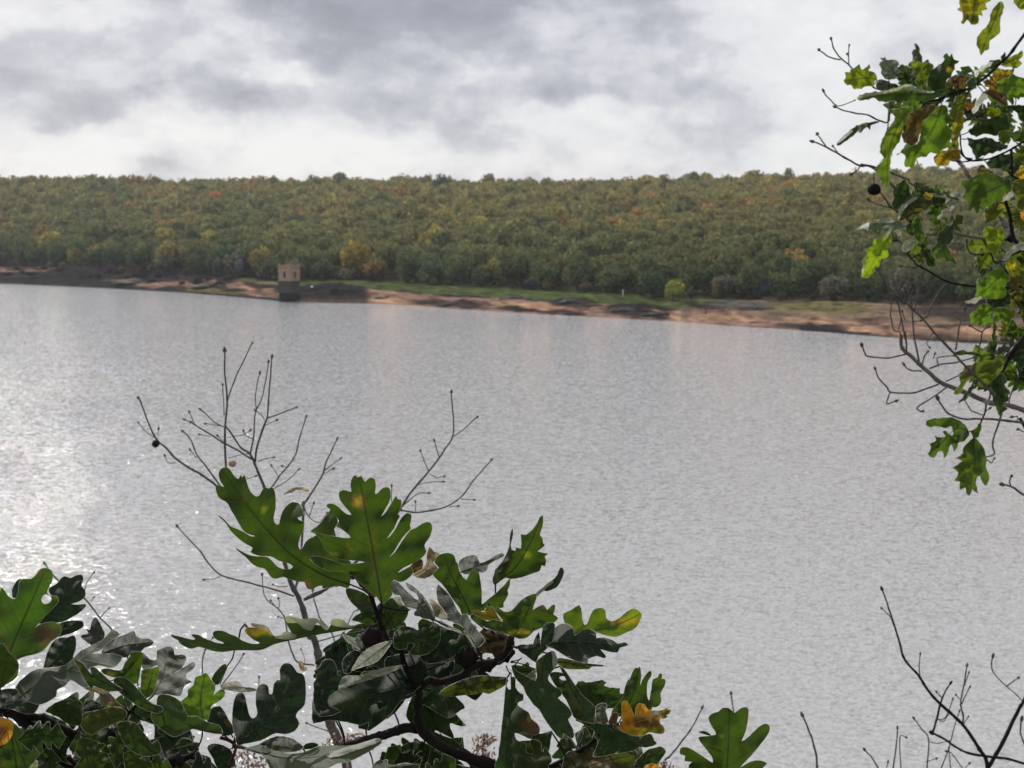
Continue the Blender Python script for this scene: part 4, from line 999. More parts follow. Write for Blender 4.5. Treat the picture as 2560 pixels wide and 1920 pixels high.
# the two big leaves
lf('A 150,160 175,125 215,122 245,150 270,190 305,212 318,180 335,200 350,178 365,220 380,270 400,315 440,350 470,340 490,300 515,278 545,290 565,275 590,310 598,380 595,450 583,510 583,550 605,572 625,568 637,510 660,455 700,410 735,395 775,402 800,430 820,500 770,520 800,545 822,555 815,620 795,660 778,720 782,760 800,768 830,715 870,680 915,660 905,640 870,625 920,590 960,550 1010,490 1070,500 1090,560 1060,610 1080,700 1030,780 1080,820 1170,850 1200,900 1190,1000 1180,1060 1160,1075 1100,1060 1040,1065 970,1080 965,1055 920,1065 890,1085 850,1080 835,1050 820,1025 780,1025 730,1012 690,1000 655,985 610,1000 570,995 540,960 510,920 460,910 420,890 390,860 350,820 310,790 280,755 330,785 400,818 470,825 530,830 570,860 610,905 660,925 710,925 735,905 700,880 640,865 600,845 560,825 480,822 430,808 400,790 415,755 350,720 290,670 240,620 210,570 170,530 135,497 190,530 240,585 300,610 350,635 400,665 437,663 400,655 350,628 310,570 270,500 240,450 230,425 200,390 160,370 135,335 122,270 150,262 190,275 160,230 150,190',
   'A 1180,1045 950,960 700,790 450,520 210,190', DC - .03, 'G', gx=.12, gy=.15, fold=.3, wav=.8, label='big backlit green leaf with deep rounded lobes, left of the two upright ones',
   spots=(('A 500,455', 8, 'V'), ('A 830,1050', 14, 9, 'R'), ('A 280,360', 25, 10, 'K'), ('A 200,200', 60, 40, 'M'), ('A 250,400', 40, 30, 'M')), petiole='A 1420,1290 1330,1120', res=24)
lf('A 1192,230 1210,192 1232,185 1245,200 1272,188 1290,215 1305,235 1325,215 1350,202 1378,215 1388,255 1385,300 1382,330 1405,325 1430,295 1470,277 1498,290 1505,330 1500,380 1475,430 1435,500 1430,510 1455,490 1490,440 1520,390 1548,345 1560,370 1588,378 1590,410 1580,450 1562,490 1580,505 1560,540 1535,600 1500,650 1475,685 1510,655 1545,605 1580,540 1610,500 1640,483 1668,495 1668,540 1658,580 1665,605 1620,650 1570,720 1530,790 1492,835 1540,790 1600,700 1660,620 1700,603 1740,575 1790,552 1825,565 1832,610 1815,670 1780,720 1775,750 1788,785 1770,820 1720,855 1650,895 1600,920 1562,955 1620,925 1660,905 1680,930 1680,960 1655,990 1610,1020 1570,1025 1530,1010 1500,1060 1520,1120 1490,1165 1440,1200 1400,1150 1370,1120 1290,1060 1230,990 1200,975 1160,960 1110,945 1010,940 900,880 865,830 950,825 1110,880 1180,885 1240,880 1305,870 1250,860 1180,855 1120,850 1060,830 1010,780 985,770 960,710 925,655 880,630 1000,655 1080,668 1140,680 1190,675 1160,640 1110,605 1075,590 1100,545 1060,500 1010,485 1030,455 1000,430 1015,408 1050,410 1090,430 1120,460 1160,490 1195,497 1180,470 1140,425 1105,375 1098,325 1120,303 1160,305 1195,315 1190,270',
   'A 1435,1190 1405,1000 1360,750 1310,480 1260,210', DC - .06, 'G', gx=.05, gy=-.05, fold=.22, wav=.7, label='big backlit green leaf with a small yellow blotch, right of the two upright ones',
   spots=(('A 1255,385', 15, 17, 'R'), ('A 1252,385', 10, 13, 'Y'), ('A 1380,800', 12, 60, 'K'), ('A 1060,810', 12, 6, 'V')), petiole='A 1430,1330 1432,1260', res=26)
# long curled leaf reaching left
lf('L2 25,388 60,400 130,415 180,430 235,440 248,430 215,400 240,390 290,398 320,420 370,440 430,462 480,475 515,475 500,460 450,440 418,410 415,375 440,357 500,358 545,375 580,392 620,405 660,430 700,455 780,478 850,472 790,440 740,400 710,360 715,340 750,325 840,335 900,350 960,385 985,410 1040,400 1085,385 1130,390 1150,400 1130,360 1100,310 1090,265 1200,285 1330,300 1420,310 1470,345 1500,300 1560,300 1650,320 1740,300 1790,290 1830,300 1920,305 1920,320 1800,322 1760,335 1700,340 1600,350 1500,370 1420,385 1340,400 1280,412 1200,425 1170,440 1080,455 980,480 900,520 850,535 780,540 700,535 600,540 500,553 420,545 340,520 280,505 220,523 150,500 100,465 95,445 40,415',
   'L2 1920,312 1700,335 1300,405 1000,470 800,525 400,505 50,400', DC - .02, 'M', gx=.15, gy=.5, fold=.2, wav=.5, label='long narrow curled leaf pointing left with grey folded edges',
   spots=(('L2 830,365', 34, 10, 'Y'),), petiole='L2 1960,420',
   folds=(('L2 1085,225 1140,228 1200,240 1260,250 1320,240 1370,245 1420,280 1455,320 1470,350 1440,345 1400,300 1370,285 1340,330 1325,355 1290,355 1240,330 1190,285 1100,285', 'F'),
          ('L2 1500,300 1505,255 1560,245 1620,260 1680,308 1740,302 1700,328 1600,325 1530,312', 'F'), ('L2 985,425 1040,405 1060,375 1090,362 1140,375 1190,408 1150,435 1080,438 1020,428', 'F'),
          ('L2 700,290 712,288 740,320 725,330 708,320', 'R'), ('L2 765,285 830,295 890,305 930,335 970,400 940,385 880,350 780,320', 'P')), res=22)
wd_('L2 705,300 670,350 655,420 615,530 590,620 545,690 480,850', 2.4, 1.4, D=DC + .02, bud=False)
# withered bits right of the big leaf
lf('A 1790,830 1810,750 1850,790 1890,800 1880,840 1840,870 1895,935 1850,960 1770,1000 1680,970 1760,920 1790,870', 'A 1700,970 1800,900 1815,770', DC + .02, 'P', gy=.6, wav=2, res=9, name='withered_leaf', label='small greyish-pink withered leaf right of the big upright leaf', spots=(('A 1810,790', 8, 14, 'R'),))
lf('A 1660,905 1720,840 1760,860 1755,920 1700,955 1680,950', 'A 1670,930 1750,870', DC + .03, 'B', gy=.2, wav=2, res=7, name='withered_leaf')
lf('L3 250,460 290,420 262,385 290,340 350,328 385,345 395,380 410,400 420,450 460,495 480,450 500,435 535,445 545,490 555,560 555,620 560,645 600,610 650,570 700,520 730,485 728,530 715,560 720,585 690,640 690,665 640,670 600,680 540,690 490,710 440,720 420,670 380,620 340,560 300,510', 'L3 500,740 440,600 360,450 330,345', DC + .0, 'G', gx=.1, gy=0, wav=.8, petiole='L3 700,900')
lf('L3 935,92 935,150 915,215 930,235 935,270 948,280 925,298 900,318 930,325 965,332 945,350 955,375 950,410 925,405 915,440 870,455 800,480 735,490 700,480 660,510 630,525 622,490 640,430 680,385 715,340 740,310 765,315 765,295 800,300 800,270 797,210 830,215 870,185 900,140 915,105', 'L3 640,520 760,420 850,280 925,110', DC + .03, 'G', gx=-.2, gy=.1, wav=.8, sharp=True, label='upright leaf with a long sharp torn tip', spots=(('L3 838,345', 9, 'V'),), petiole='L3 600,640 640,900', folds=(('L3 745,175 750,215 735,280 745,330 715,380 680,440 640,470 650,430 690,370 725,290 730,220', 'N'),))
lf('L3 415,380 450,355 500,340 530,350 545,390 600,370 650,340 690,330 690,350 640,375 600,400 590,430 560,450 500,435 470,460 430,450 415,420', 'L3 420,450 540,400 690,338', DC + .05, 'S', gx=-.8, gy=1.6, wav=.8, label='greyish leaf seen edge-on behind the green ones')
lf('L3 1050,415 1065,445 1050,490 1020,540 960,565 940,560 900,595 893,575 930,545 990,500 1020,470 1035,430', 'L3 895,585 980,520 1050,430', DC + .02, 'D', gy=.6, wav=.5, res=9, folds=(('L3 893,575 930,545 985,500 1000,510 950,550 900,595', 'F'),))
lf('L3 750,845 700,830 640,810 580,790 500,745 485,720 500,705 540,725 590,750 630,740 690,755 665,720 645,690 650,660 690,690 740,685 800,620 850,590 895,580 890,620 870,680 905,660 940,650 960,680 985,655 1010,650 1005,690 1000,710 1028,730 1000,760 960,760 930,790 880,810 840,850 790,860', 'L3 740,860 800,770 880,600', DC - .05, 'G', gx=0, gy=.15, wav=.9, label='bright leaf fan with a rusty notch above the bud cluster', spots=(('L3 945,660', 10, 6, 'R'), ('L3 800,815', 26, 4, 'Y')), petiole='L3 735,890')
lf('L3 490,690 530,682 565,695 580,670 600,658 632,668 645,700 665,735 690,755 640,745 600,745 550,735 500,715', 'L3 500,700 660,730', DC - .02, 'Y', gy=.1, wav=1, res=9, label='yellow leaf lobe beneath the bright green fan')
lf('L3 1060,705 1110,680 1160,650 1175,700 1180,750 1195,775 1215,750 1240,690 1280,668 1320,680 1325,730 1360,752 1410,730 1450,695 1500,672 1545,705 1535,745 1510,790 1450,820 1390,845 1330,840 1270,820 1200,830 1130,850 1080,790 1065,750', 'L3 1080,840 1200,810 1350,790 1530,710', DC + .02, (.085, .135, .014), gx=.1, gy=.0, wav=.7, label='yellow-green leaf pointing right with a yellow tip', spots=(('L3 1500,720', 24, 26, 'V'), ('L3 1480,750', 50, 10, 'Y')), petiole='L3 900,900')
lf('L3 940,905 980,880 1000,820 1010,790 1050,765 1090,770 1125,800 1130,840 1180,805 1230,800 1265,825 1265,855 1310,850 1370,870 1400,890 1440,880 1462,900 1410,915 1395,945 1330,935 1290,925 1325,965 1310,980 1270,965 1215,985 1210,1010 1150,1000 1080,970 1000,920', 'L3 900,890 1100,880 1300,890 1455,898', DC - .03, 'D', gx=-.55, gy=1.7, fold=.35, wav=.8, label='dark glossy leaf pointing right under the yellow-green leaf', petiole='L3 760,910')
lf('L3 1025,980 1090,985 1200,1010 1300,1020 1308,1030 1240,1030 1220,1045 1180,1048 1080,1045 1030,1020', 'L3 1030,1000 1300,1028', DC + .01, 'K', gy=.4, wav=.8, res=9)
lf('Z2 930,720 960,420 1050,350 1140,360 1150,420 1130,560 1100,650 1000,700 1040,740 900,860 860,960 700,850 600,780 580,700 690,680 800,690 830,620 910,490', 'Z2 560,740 850,720 1060,400', DC - .04, 'D', gy=.9, gx=.1, wav=.9, label='dark leaf lobe standing above the long hanging leaf')
lf('Z2 960,860 1100,780 1160,820 1185,900 1190,980 1120,1080 1060,1150 1050,1230 1100,1290 1160,1340 1230,1370 1260,1420 1240,1470 1200,1500 Z3 1440,430 1600,570 1660,700 1590,780 1640,890 1680,960 1690,1030 1700,1060 1680,1120 1620,1120 1500,1030 1500,1110 1460,1130 1380,1070 1250,900 1130,720 1060,600 970,520 900,420 820,310 780,190 640,40 Z2 480,1010 560,1090 690,1160 850,1240 870,1100 860,960', 'Z2 1040,820 960,1100 1000,1500 Z3 1300,650 1480,900 1640,1110', DC - .06, 'Q', gx=.35, gy=.95, wav=.6, label='long dark leaf hanging down to the right of the centre', folds=(('Z2 1090,790 1150,820 1185,900 1180,990 1130,1060 1110,950 1110,860', 'F'),), petiole='Z2 940,800 700,760', res=20)
lf('L3 975,1080 1000,1065 1055,1070 1070,1090 1035,1020 1075,1060 1130,1140 1190,1220 1255,1275 1270,1300 1250,1350 1255,1385 1180,1370 1130,1350 1110,1310 1080,1240 1050,1200 1030,1170 1000,1130', 'L3 1040,1030 1130,1200 1240,1370', DC - .03, 'Q', gx=.3, gy=.8, wav=.8, spots=(('L3 1120,1260', 22, 18, 'K'),), holes=('L3 1035,1098 1060,1090 1075,1100 1078,1116 1050,1114',))
lf('L3 1135,1150 1150,1125 1180,1120 1200,1130 1240,1125 1300,1112 1328,1130 1310,1150 1350,1160 1390,1165 1410,1165 1412,1200 1440,1200 1400,1260 1370,1290 1300,1290 1240,1270 1190,1220 1150,1180', 'L3 1300,1370 1250,1250 1220,1190 1300,1120', DC - .01, 'M', gx=0, gy=.35, wav=1, sharp=True)
lf('Z4 640,860 700,740 760,640 820,560 840,470 880,370 920,330 950,250 1000,170 1040,185 1060,155 1080,230 1080,330 1065,440 1100,360 1150,280 1210,220 1235,235 1230,300 1190,360 1170,440 1170,580 1200,660 1215,600 1235,500 1245,400 1265,340 1330,315 1345,270 1380,255 1395,290 1390,340 1430,340 1445,380 1430,450 1370,550 1380,640 1360,720 1300,760 1240,760 1230,800 1000,900 800,900', 'Z4 740,1010 900,720 1000,450 1050,180', DC + .0, 'G', gx=0, gy=.15, wav=.8, label='upright bright leaf with long fingers behind the orange leaf')
lf('Z4 795,1050 800,900 790,720 810,670 850,660 890,690 940,780 975,880 1000,870 1000,780 1030,715 1080,705 1130,715 1160,760 1200,800 1300,810 1390,800 1430,785 1520,725 1460,785 1490,790 1530,810 1490,860 1450,880 1480,900 1420,930 1370,920 1360,990 1400,1030 1430,1080 1420,1140 1370,1155 1280,1140 1190,1130 1130,1180 1050,1190 950,1180 860,1140 790,1110 730,1050', 'Z4 725,1045 950,1000 1200,930 1480,840', DC - .07, 'O', gx=0, gy=.3, wav=.9, label='orange leaf turning green at its lower edge, at the right end of the branch', spots=(('Z4 1320,1070', 34, 20, 'K'), ('Z4 1080,980', 30, 12, 'B'), ('Z4 1320,860', 20, 8, 'F'), ('Z4 1450,850', 14, 12, 'Q'), ('Z4 1080,1130', 30, 8, 'V')))
lf('Z4 700,1020 720,1060 800,1100 900,1140 1000,1190 1150,1170 1200,1150 1250,1180 1280,1260 1310,1275 1300,1310 1230,1340 1150,1355 1060,1350 980,1400 900,1420 700,1450 400,1500 380,1440 450,1280 400,1200 380,1100 250,1020 120,960 130,930 300,960 500,1010', 'Z4 600,1030 800,1150 1060,1345', DC - .04, 'Q', gx=.1, gy=1.0, wav=.9, holes=('Z4 440,1170 465,1155 475,1180 450,1205', 'Z4 435,1235 455,1225 470,1240 455,1262'))
lf('Z4 410,930 415,760 460,710 540,695 580,730 560,820 600,960 560,1000 440,985', 'Z4 520,1000 490,720', DC - .08, 'S', gx=-.4, gy=1.2, wav=1, res=9); lf('Z4 610,950 650,860 700,835 745,860 730,950 700,1020 600,1000', 'Z4 640,1010 700,850', DC - .07, 'R', gy=.3, wav=1, res=8, label='small red-brown leaf lobe left of the orange leaf')
lf('Z4 980,1610 1040,1520 1130,1430 1200,1380 1290,1360 1350,1340 1390,1345 1440,1390 1440,1440 1380,1530 1320,1600 1240,1640 1150,1720 1000,1740', 'Z4 960,1640 1150,1530 1400,1380', DC - .01, 'M', gx=.1, gy=.5, wav=.8)
lf('Z4 1100,1750 1120,1659 1180,1610 1260,1595 1340,1620 1360,1670 1300,1800', 'Z4 1150,1780 1260,1610', DC - .04, 'O', gy=.1, wav=1, res=8, label='orange leaf tip at the very bottom edge')
lf('Z4 -60,1480 100,1400 280,1350 400,1400 500,1450 700,1440 900,1400 990,1390 1030,1520 960,1600 1000,1720 900,1900 0,1900', 'Z4 0,1800 400,1600 900,1480', DC + .0, (.045, .045, .018), gx=.1, gy=.8, wav=1.4, spots=(('Z4 850,1500', 24, 24, 'K'), ('Z4 450,1620', 30, 12, 'P')))
lf('Z3 1750,1200 1755,1060 1790,990 1840,965 1860,1010 1850,1090 1800,1200 1740,1280', 'Z3 1745,1280 1840,980', DC + .02, 'S', gy=.9, gx=-.3, wav=.6, res=8)
# hanging folded leaf and neighbours
lf('Z3 480,20 480,200 560,240 570,20 640,40 640,200 720,310 780,330 780,400 770,440 700,470 680,530 800,610 880,660 920,770 1000,830 1060,900 1080,980 1060,1040 1000,1065 940,1060 940,1110 900,1135 800,1090 630,1020 660,1150 750,1190 830,1240 830,1370 900,1400 960,1395 940,1290 895,1210 920,1150 980,1145 1080,1180 1110,1230 1110,1340 1140,1370 1160,1270 1220,1340 1280,1440 1290,1550 1230,1600 1150,1750 300,1750 330,1450 340,1300 370,1150 390,900 420,650 450,300', 'Z3 560,-60 560,400 500,900 440,1400 420,1720', DC - .02, 'Q', gx=.5, gy=.9, fold=-.5, wav=.7, label='folded dark leaf hanging straight down with a dark red lobe', spots=(('Z3 1010,920', 26, 24, 'R'), ('Z3 850,850', 14, 24, 'B'), ('Z3 1010,1300', 26, 34, 'K')), res=22)
lf('Z5 1040,200 1200,160 1390,250 1500,380 1620,540 1740,680 1775,720 1700,730 1600,700 1545,690 1545,760 1590,850 1600,910 1560,900 1500,870 1420,830 1340,790 1320,815 1400,850 1500,890 1600,930 1700,1020 1830,1100 1880,1160 1870,1210 1600,1180 1300,1050 1150,900 1100,700 1000,700 940,650 905,580 930,450 960,380', 'Z5 1080,150 1250,500 1450,900 1850,1180', DC + .03, 'Q', gx=.2, gy=.9, wav=.7, label='dark leaf hanging behind the main branch fork')
lf('Z5 950,970 860,1010 800,1045 770,1080 775,1120 795,1160 740,1230 735,1290 880,1265 1000,1270 1060,1230 1150,1165 1110,1280 1060,1450 1450,1450 1330,1300 1270,1200 1280,1145 1350,1200 1450,1280 1700,1380 1850,1450 1700,1250 1400,1120 1150,950', 'Z5 1130,1000 1200,1200 1250,1420', DC + .02, 'Q', gx=.1, gy=.9, wav=.7)
lf('L3 290,1200 340,1160 400,1130 480,1100 560,1088 640,1092 712,1098 712,1138 640,1180 600,1200 560,1190 520,1200 430,1210 360,1215', 'L3 700,1110 500,1140 310,1200', DC + .02, 'K', gx=.1, gy=.35, wav=1)
# grey leaves left of the centre, sky sheen painted into their colour
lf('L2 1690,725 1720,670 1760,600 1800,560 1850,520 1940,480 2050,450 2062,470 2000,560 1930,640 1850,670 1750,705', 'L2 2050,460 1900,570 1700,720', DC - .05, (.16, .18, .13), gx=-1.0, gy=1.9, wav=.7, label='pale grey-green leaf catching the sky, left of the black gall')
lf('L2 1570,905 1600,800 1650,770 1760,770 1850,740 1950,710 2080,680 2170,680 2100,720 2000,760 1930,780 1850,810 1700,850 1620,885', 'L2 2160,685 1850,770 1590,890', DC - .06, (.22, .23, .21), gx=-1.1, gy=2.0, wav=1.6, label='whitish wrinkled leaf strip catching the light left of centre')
lf('L2 1350,720 1400,690 1420,640 1480,620 1530,640 1560,720 1560,770 1600,770 1600,850 1570,900 1490,960 1480,1050 1600,1100 1400,1150 1340,1000 1345,900 1340,840 1372,790 1355,745', 'L2 1500,1100 1440,900 1490,640', DC - .03, 'D', gx=.1, gy=.8, wav=.7)
lf('L2 1340,1210 1330,1100 1340,980 1480,920 1570,900 1700,850 1900,790 2050,750 2150,700 2270,750 2280,950 2150,1000 2060,1120 1980,1190 1900,1250 1840,1280 1850,1200 1780,1230 1650,1200 1480,1180', 'L2 2250,850 1900,950 1600,1050 1350,1180', DC - .02, 'D', gx=.1, gy=.9, wav=.8, holes=('L2 1910,1020 1960,1015 2035,1020 1990,1050 1945,1085 1930,1040',), spots=(('L2 1660,1000', 34, 24, 'M'),), label='broad dark leaf with a ragged hole below the whitish strip', petiole='Z5 1050,150')
lf('L2 1625,750 1605,650 1640,590 1700,545 1760,545 1790,600 1710,680 1690,740', 'L2 1650,740 1740,560', DC - .01, 'D', gy=.9, wav=.6, res=9)
lf('L2 1610,390 1700,420 1750,450 1782,520 1755,530 1700,490 1640,450', 'L2 1780,520 1620,395', DC, 'F', gx=-.8, gy=1.3, wav=.6, res=8, folds=(('L2 1720,440 1800,430 1800,510 1785,520', 'M'),))
lf('A 1150,1090 1180,1075 1290,1110 1380,1180 1410,1290 1420,1400 1350,1390 1250,1340 1200,1330 1230,1290 1270,1270 1240,1230 1190,1180 1165,1140', 'A 1440,1390 1300,1260 1170,1100', DC + .01, 'M', gy=.5, wav=.7, folds=(('A 1188,1172 1240,1178 1300,1190 1370,1235 1395,1270 1330,1255 1260,1235 1210,1205', 'S'),))
lf('A 1440,1400 1440,1210 1520,1150 1560,1200 1640,1220 1640,1290 1600,1350 1530,1400', 'A 1450,1400 1520,1280 1600,1230', DC + .0, 'M', gy=.6, wav=.7, res=10)
lf('Z1 670,310 770,275 790,340 850,430 930,460 870,480 800,515 740,470 690,500 660,440', 'Z1 900,470 780,420 700,320', DC + .01, 'F', gx=-.6, gy=1.4, wav=.9, res=10)
lf('Z1 600,60 640,180 700,260 770,270 800,340 860,430 950,450 1010,470 970,500 980,550 1050,560 1100,590 1190,600 1240,640 1260,560 1200,430 1130,330 1050,220 930,120 850,95 900,190 1000,250 1030,330 940,290 860,210 760,90 680,60', 'Z1 1240,600 1050,400 850,200 650,80', DC - .06, 'S', gx=-.9, gy=1.5, fold=.4, wav=.6, label='slate-grey leaf with narrow lobes leaning up to the left of centre', petiole='Z1 1640,780 1400,680', folds=(('Z1 1040,230 1060,230 1150,350 1220,470 1250,560 1230,560 1190,460 1120,360', 'F'),))
lf('Z1 1280,250 1285,150 1310,120 1340,150 1430,230 1500,330 1550,430 1620,540 1700,520 1760,640 1850,750 1950,900 1820,1000 1800,900 1700,760 1600,680 1450,620 1380,560 1430,540 1310,380', 'Z1 1850,1000 1650,700 1450,400 1320,150', DC - .04, (.04, .052, .045), gx=-.5, gy=1.4, fold=.3, wav=.6, label='dark slate leaf lying across the centre of the branch', folds=(('Z1 1310,620 1340,612 1400,650 1500,705 1590,745 1640,785 1590,790 1480,740 1370,690 1310,655', 'F'), ('Z1 1650,760 1690,752 1750,860 1812,985 1780,960 1720,870', 'F'), ('Z1 1180,320 1230,330 1330,420 1435,560 1420,575 1300,450 1200,370', (.35, .24, .14)), ('Z1 1180,360 1300,450 1420,575 1400,610 1260,560 1220,440', (.20, .21, .15))))
lf('Z1 680,900 700,780 790,700 850,690 960,720 1030,750 1020,660 1080,590 1200,630 1310,670 1340,800 1300,950 1150,1080 960,1100 900,1060 980,950 920,925 880,950 870,1000 760,1020 690,980', 'Z1 700,900 950,850 1250,680', DC - .02, 'Q', gy=.9, gx=.1, wav=.9)
lf('Z1 1250,720 1640,790 1700,860 1780,980 1620,1040 1480,1130 1300,1200 1100,1200 1050,1050 1200,900', 'Z1 1100,1150 1400,950 1700,850', DC - .01, 'D', gy=.9, gx=.1, wav=.9, holes=('Z1 1690,925 1760,930 1775,980 1740,1015 1695,990',), spots=(('Z1 1500,930', 16, 10, 'M'),))
lf('Z1 600,1120 900,1080 1200,1150 1480,1100 1520,1300 1350,1450 1100,1480 980,1600 800,1659 640,1600 720,1400 640,1380 560,1250', 'Z1 1400,1200 1100,1300 700,1500', DC + .0, 'D', gy=.9, gx=.05, wav=.9)
lf('Z1 300,1659 420,1500 560,1420 640,1380 760,1500 900,1600 700,1900 500,2000 350,1900', 'Z1 900,1600 600,1620 380,1750', DC + .02, 'D', gy=.8, wav=.9)
lf('L3 520,860 560,800 640,810 740,850 760,900 720,960 660,1010 620,950 540,940', 'L3 540,900 740,880', DC - .01, 'B', gy=.8, wav=1.4, res=10)
lf('Z2 480,1010 560,1000 640,1010 740,950 760,1030 800,1050 860,1080 860,1120 760,1200 680,1200 600,1140', 'Z2 520,1020 700,1100 820,1060', DC + .03, 'M', gy=.4, wav=1, res=9, folds=(('Z2 690,1180 760,1120 850,1070 860,1200 850,1240 720,1225', 'F'),))
# dark triple-lobed leaf and bottom leaves
lf('L2 620,1330 590,1200 600,1050 620,970 650,928 690,932 715,980 735,1080 755,1145 790,1165 825,1120 810,1040 810,950 820,890 860,850 900,850 925,880 930,930 945,945 965,925 975,850 1010,810 1035,810 1030,720 1055,670 1100,655 1150,680 1190,740 1230,750 1260,790 1270,900 1260,1040 1200,1100 1180,1150 1210,1210 1170,1280 1080,1310 1000,1300 930,1330 850,1370 700,1400 640,1410', 'L2 640,1400 800,1280 950,1150 1110,850 1110,680', DC - .08, 'D', gx=-.1, gy=.75, fold=.3, wav=.6, label='very dark leaf with upright rounded lobes left of the sapling trunk')
lf('L2 620,1290 560,1180 480,1050 370,1100 370,1230 480,1270 500,1330', 'L2 600,1340 480,1150', DC - .05, 'D', gy=.8, wav=.6, res=9)
lf('L2 850,1400 1000,1330 1150,1350 1250,1430 1240,1445 1180,1470 1050,1480 950,1450', 'L2 850,1400 1230,1440', DC - .09, 'S', gx=-.8, gy=1.6, wav=1, res=10)
lf('L2 700,1450 850,1400 850,1395 880,1410 950,1450 1050,1480 1130,1490 1250,1480 1400,1420 1600,1420 1720,1410 1820,1390 1880,1360 1950,1350 1970,1390 1900,1440 1800,1500 1650,1570 1560,1580 1450,1640 1300,1720 1000,1720 930,1600 860,1500', 'L2 740,1450 1100,1530 1500,1500 1940,1370', DC - .1, (.085, .11, .08), gx=-.9, gy=1.7, wav=1.1, label='pale grey-green leaf lying along the bottom with a white sunlit edge', folds=(('L2 1450,1490 1600,1440 1750,1400 1860,1365 1940,1350 1960,1375 1880,1410 1760,1450 1650,1490 1500,1530', (.45, .46, .42)), ('L2 860,1450 870,1400 900,1400 940,1450 930,1480 880,1480', 'M')), petiole='L2 640,1400')  # grey sheen and the white sunlit strip are painted into the colour
lf('L2 1240,1440 1270,1400 1340,1388 1390,1410 1350,1435 1280,1450', 'L2 1245,1445 1380,1405', DC - .08, 'M', gy=.3, wav=.6, res=7)
lf('L2 360,1430 400,1400 470,1400 560,1440 600,1500 620,1600 500,1650 440,1600 420,1540 380,1480', 'L2 600,1440 450,1480', DC - .03, 'D', gy=.8, wav=.8, res=9)
lf('Z5 410,1339 440,1280 520,1215 560,1240 600,1215 640,1230 640,1290 740,1300 880,1265 1000,1285 1110,1290 1000,1400 400,1450', 'Z5 430,1400 700,1330 1080,1290', DC - .03, 'S', gx=-.5, gy=1.3, wav=1.2, res=10)
for path in ('L2 480,1340 620,1420 560,1640 540,1800', 'L2 620,1420 700,1440 860,1480 1000,1500', 'L2 600,1430 640,1300'):
    wd_(path, 5, 3.5, D=DC - .04, bud=False, name='twig', mat=woodmat('reddish_twig_bark', (.045, .022, .016), (.12, .075, .05), 120) if path.startswith('L2 480') else bpy.data.materials['reddish_twig_bark'])

filler(cb, 'S 890,1580 1010,1560 1180,1600 1290,1640 1230,1700 1060,1720 900,1740 830,1700', 18, DC + .05, ['D', 'D', 'Q', 'Q', 'M'])
filler(cb, 'S 1440,1790 1600,1800 1640,1880 1580,1980 1420,1980 1380,1900', 10, DC + .05, ['Q', 'K', 'M', (.03, .03, .012)], (90, 150))
filler(cb, 'S 1060,1890 1300,1880 1420,1900 1400,1960 1060,1960', 5, DC - .05, ['M', 'Q', 'K'], (100, 160), (.2, .9))
filler(cb, 'S 900,1880 1100,1850 1120,1940 900,1940', 3, DC - .03, ['M', 'Q', 'Q'], (110, 160), (.2, .9))
filler(cb, 'S 760,1720 900,1740 900,1790 760,1790', 2, DC + .05, ['D'], (110, 150))
# lone leaf at the right
ln = empty('oak_shoot', (at(1800, 2300, 1.05).x, at(1800, 2300, 1.05).y, gnd(.15, 1.05)), 'single bright green lobed leaf on its own shoot at the bottom edge right of centre', 'oak shoot'); RD[ln.name] = 1.05
leaf(ln, 'R1 188,1075 195,1058 230,1055 280,1080 340,1120 380,1145 375,1110 330,1050 295,1000 330,990 400,980 380,940 355,885 380,855 415,845 440,822 475,825 500,845 515,850 545,825 585,820 590,870 575,960 550,1020 600,985 650,935 690,915 715,930 710,970 660,1040 600,1110 540,1175 600,1140 660,1132 700,1150 680,1170 640,1250 600,1330 420,1500 300,1330 240,1250 240,1160 265,1140 215,1135 220,1105 190,1095', 'R1 430,1600 455,1300 470,1100 480,840', 1.05, 'G', gx=0, gy=0, wav=.7, res=22, spots=(('R1 434,995', 3, 'V'),))
leaf(ln, 'R1 295,965 320,958 350,965 375,990 360,985 325,975', 'R1 370,985 300,965', 1.06, 'M', gy=.4, res=6)
v, f = tube([at(1803, 2090, 1.05), at(1815, 2300, 1.05), Vector((at(1815, 2300, 1.05).x, 1.1, gnd(.15, 1.1) - .1))], [.0011, .0018, .004], 6); meshobj('stem_base', v, f, w_dark, ln)
# ================================================================== left spray
DL = .92
lb = empty('oak_branch', (at(120, 2300, DL).x, at(120, 2300, DL).y, gnd(-.3, DL)), 'near dark oak branch with broad leaves filling the lower left corner', 'oak branch'); RD[lb.name] = DL
ll = lambda *a_, **k_: leaf(lb, *a_, **{**dict(view='L1'), **k_})
tl = lambda path, r0, r1, D=DL, **k_: twig(lb, path, r0, r1, D, D, w_dark, view='L1', bud=False, **k_)
tl('1100,3200 900,2400 700,1900 560,1659 480,1590 380,1510 280,1400 200,1310 100,1240 0,1220 -80,1190', 20, 12, name='branch', n=10)
tl('100,1240 230,1260 350,1290 500,1370 620,1420 780,1460 950,1490 1100,1560 1300,1620 1400,1590 1480,1560', 11, 8, name='branch', n=8, knob=.3); tl('690,1430 705,1520 715,1640 730,1800', 8, 9, name='branch', n=8)
tl('860,1440 950,1290 1010,1220 1050,1170', 6, 4); tl('1010,1220 1100,1290 1180,1270', 3, 2); tl('1400,1590 1480,1580 1600,1600', 5, 3)
g_ = at(*pts('L1 1100,3200')[0], DL); v, f = tube([g_, Vector((g_.x, g_.y, gnd(g_.x, g_.y) - .1))], [.0055, .012], 10); meshobj('stem_base', v, f, w_dark, lb)
ball(lb, 'L1 880,1400', 20, DL - .02, w_dark, 'bud', .8, lump=.7); ball(lb, 'L1 1350,1600', 20, DL - .02, w_dark, 'bud', .8, lump=.7)
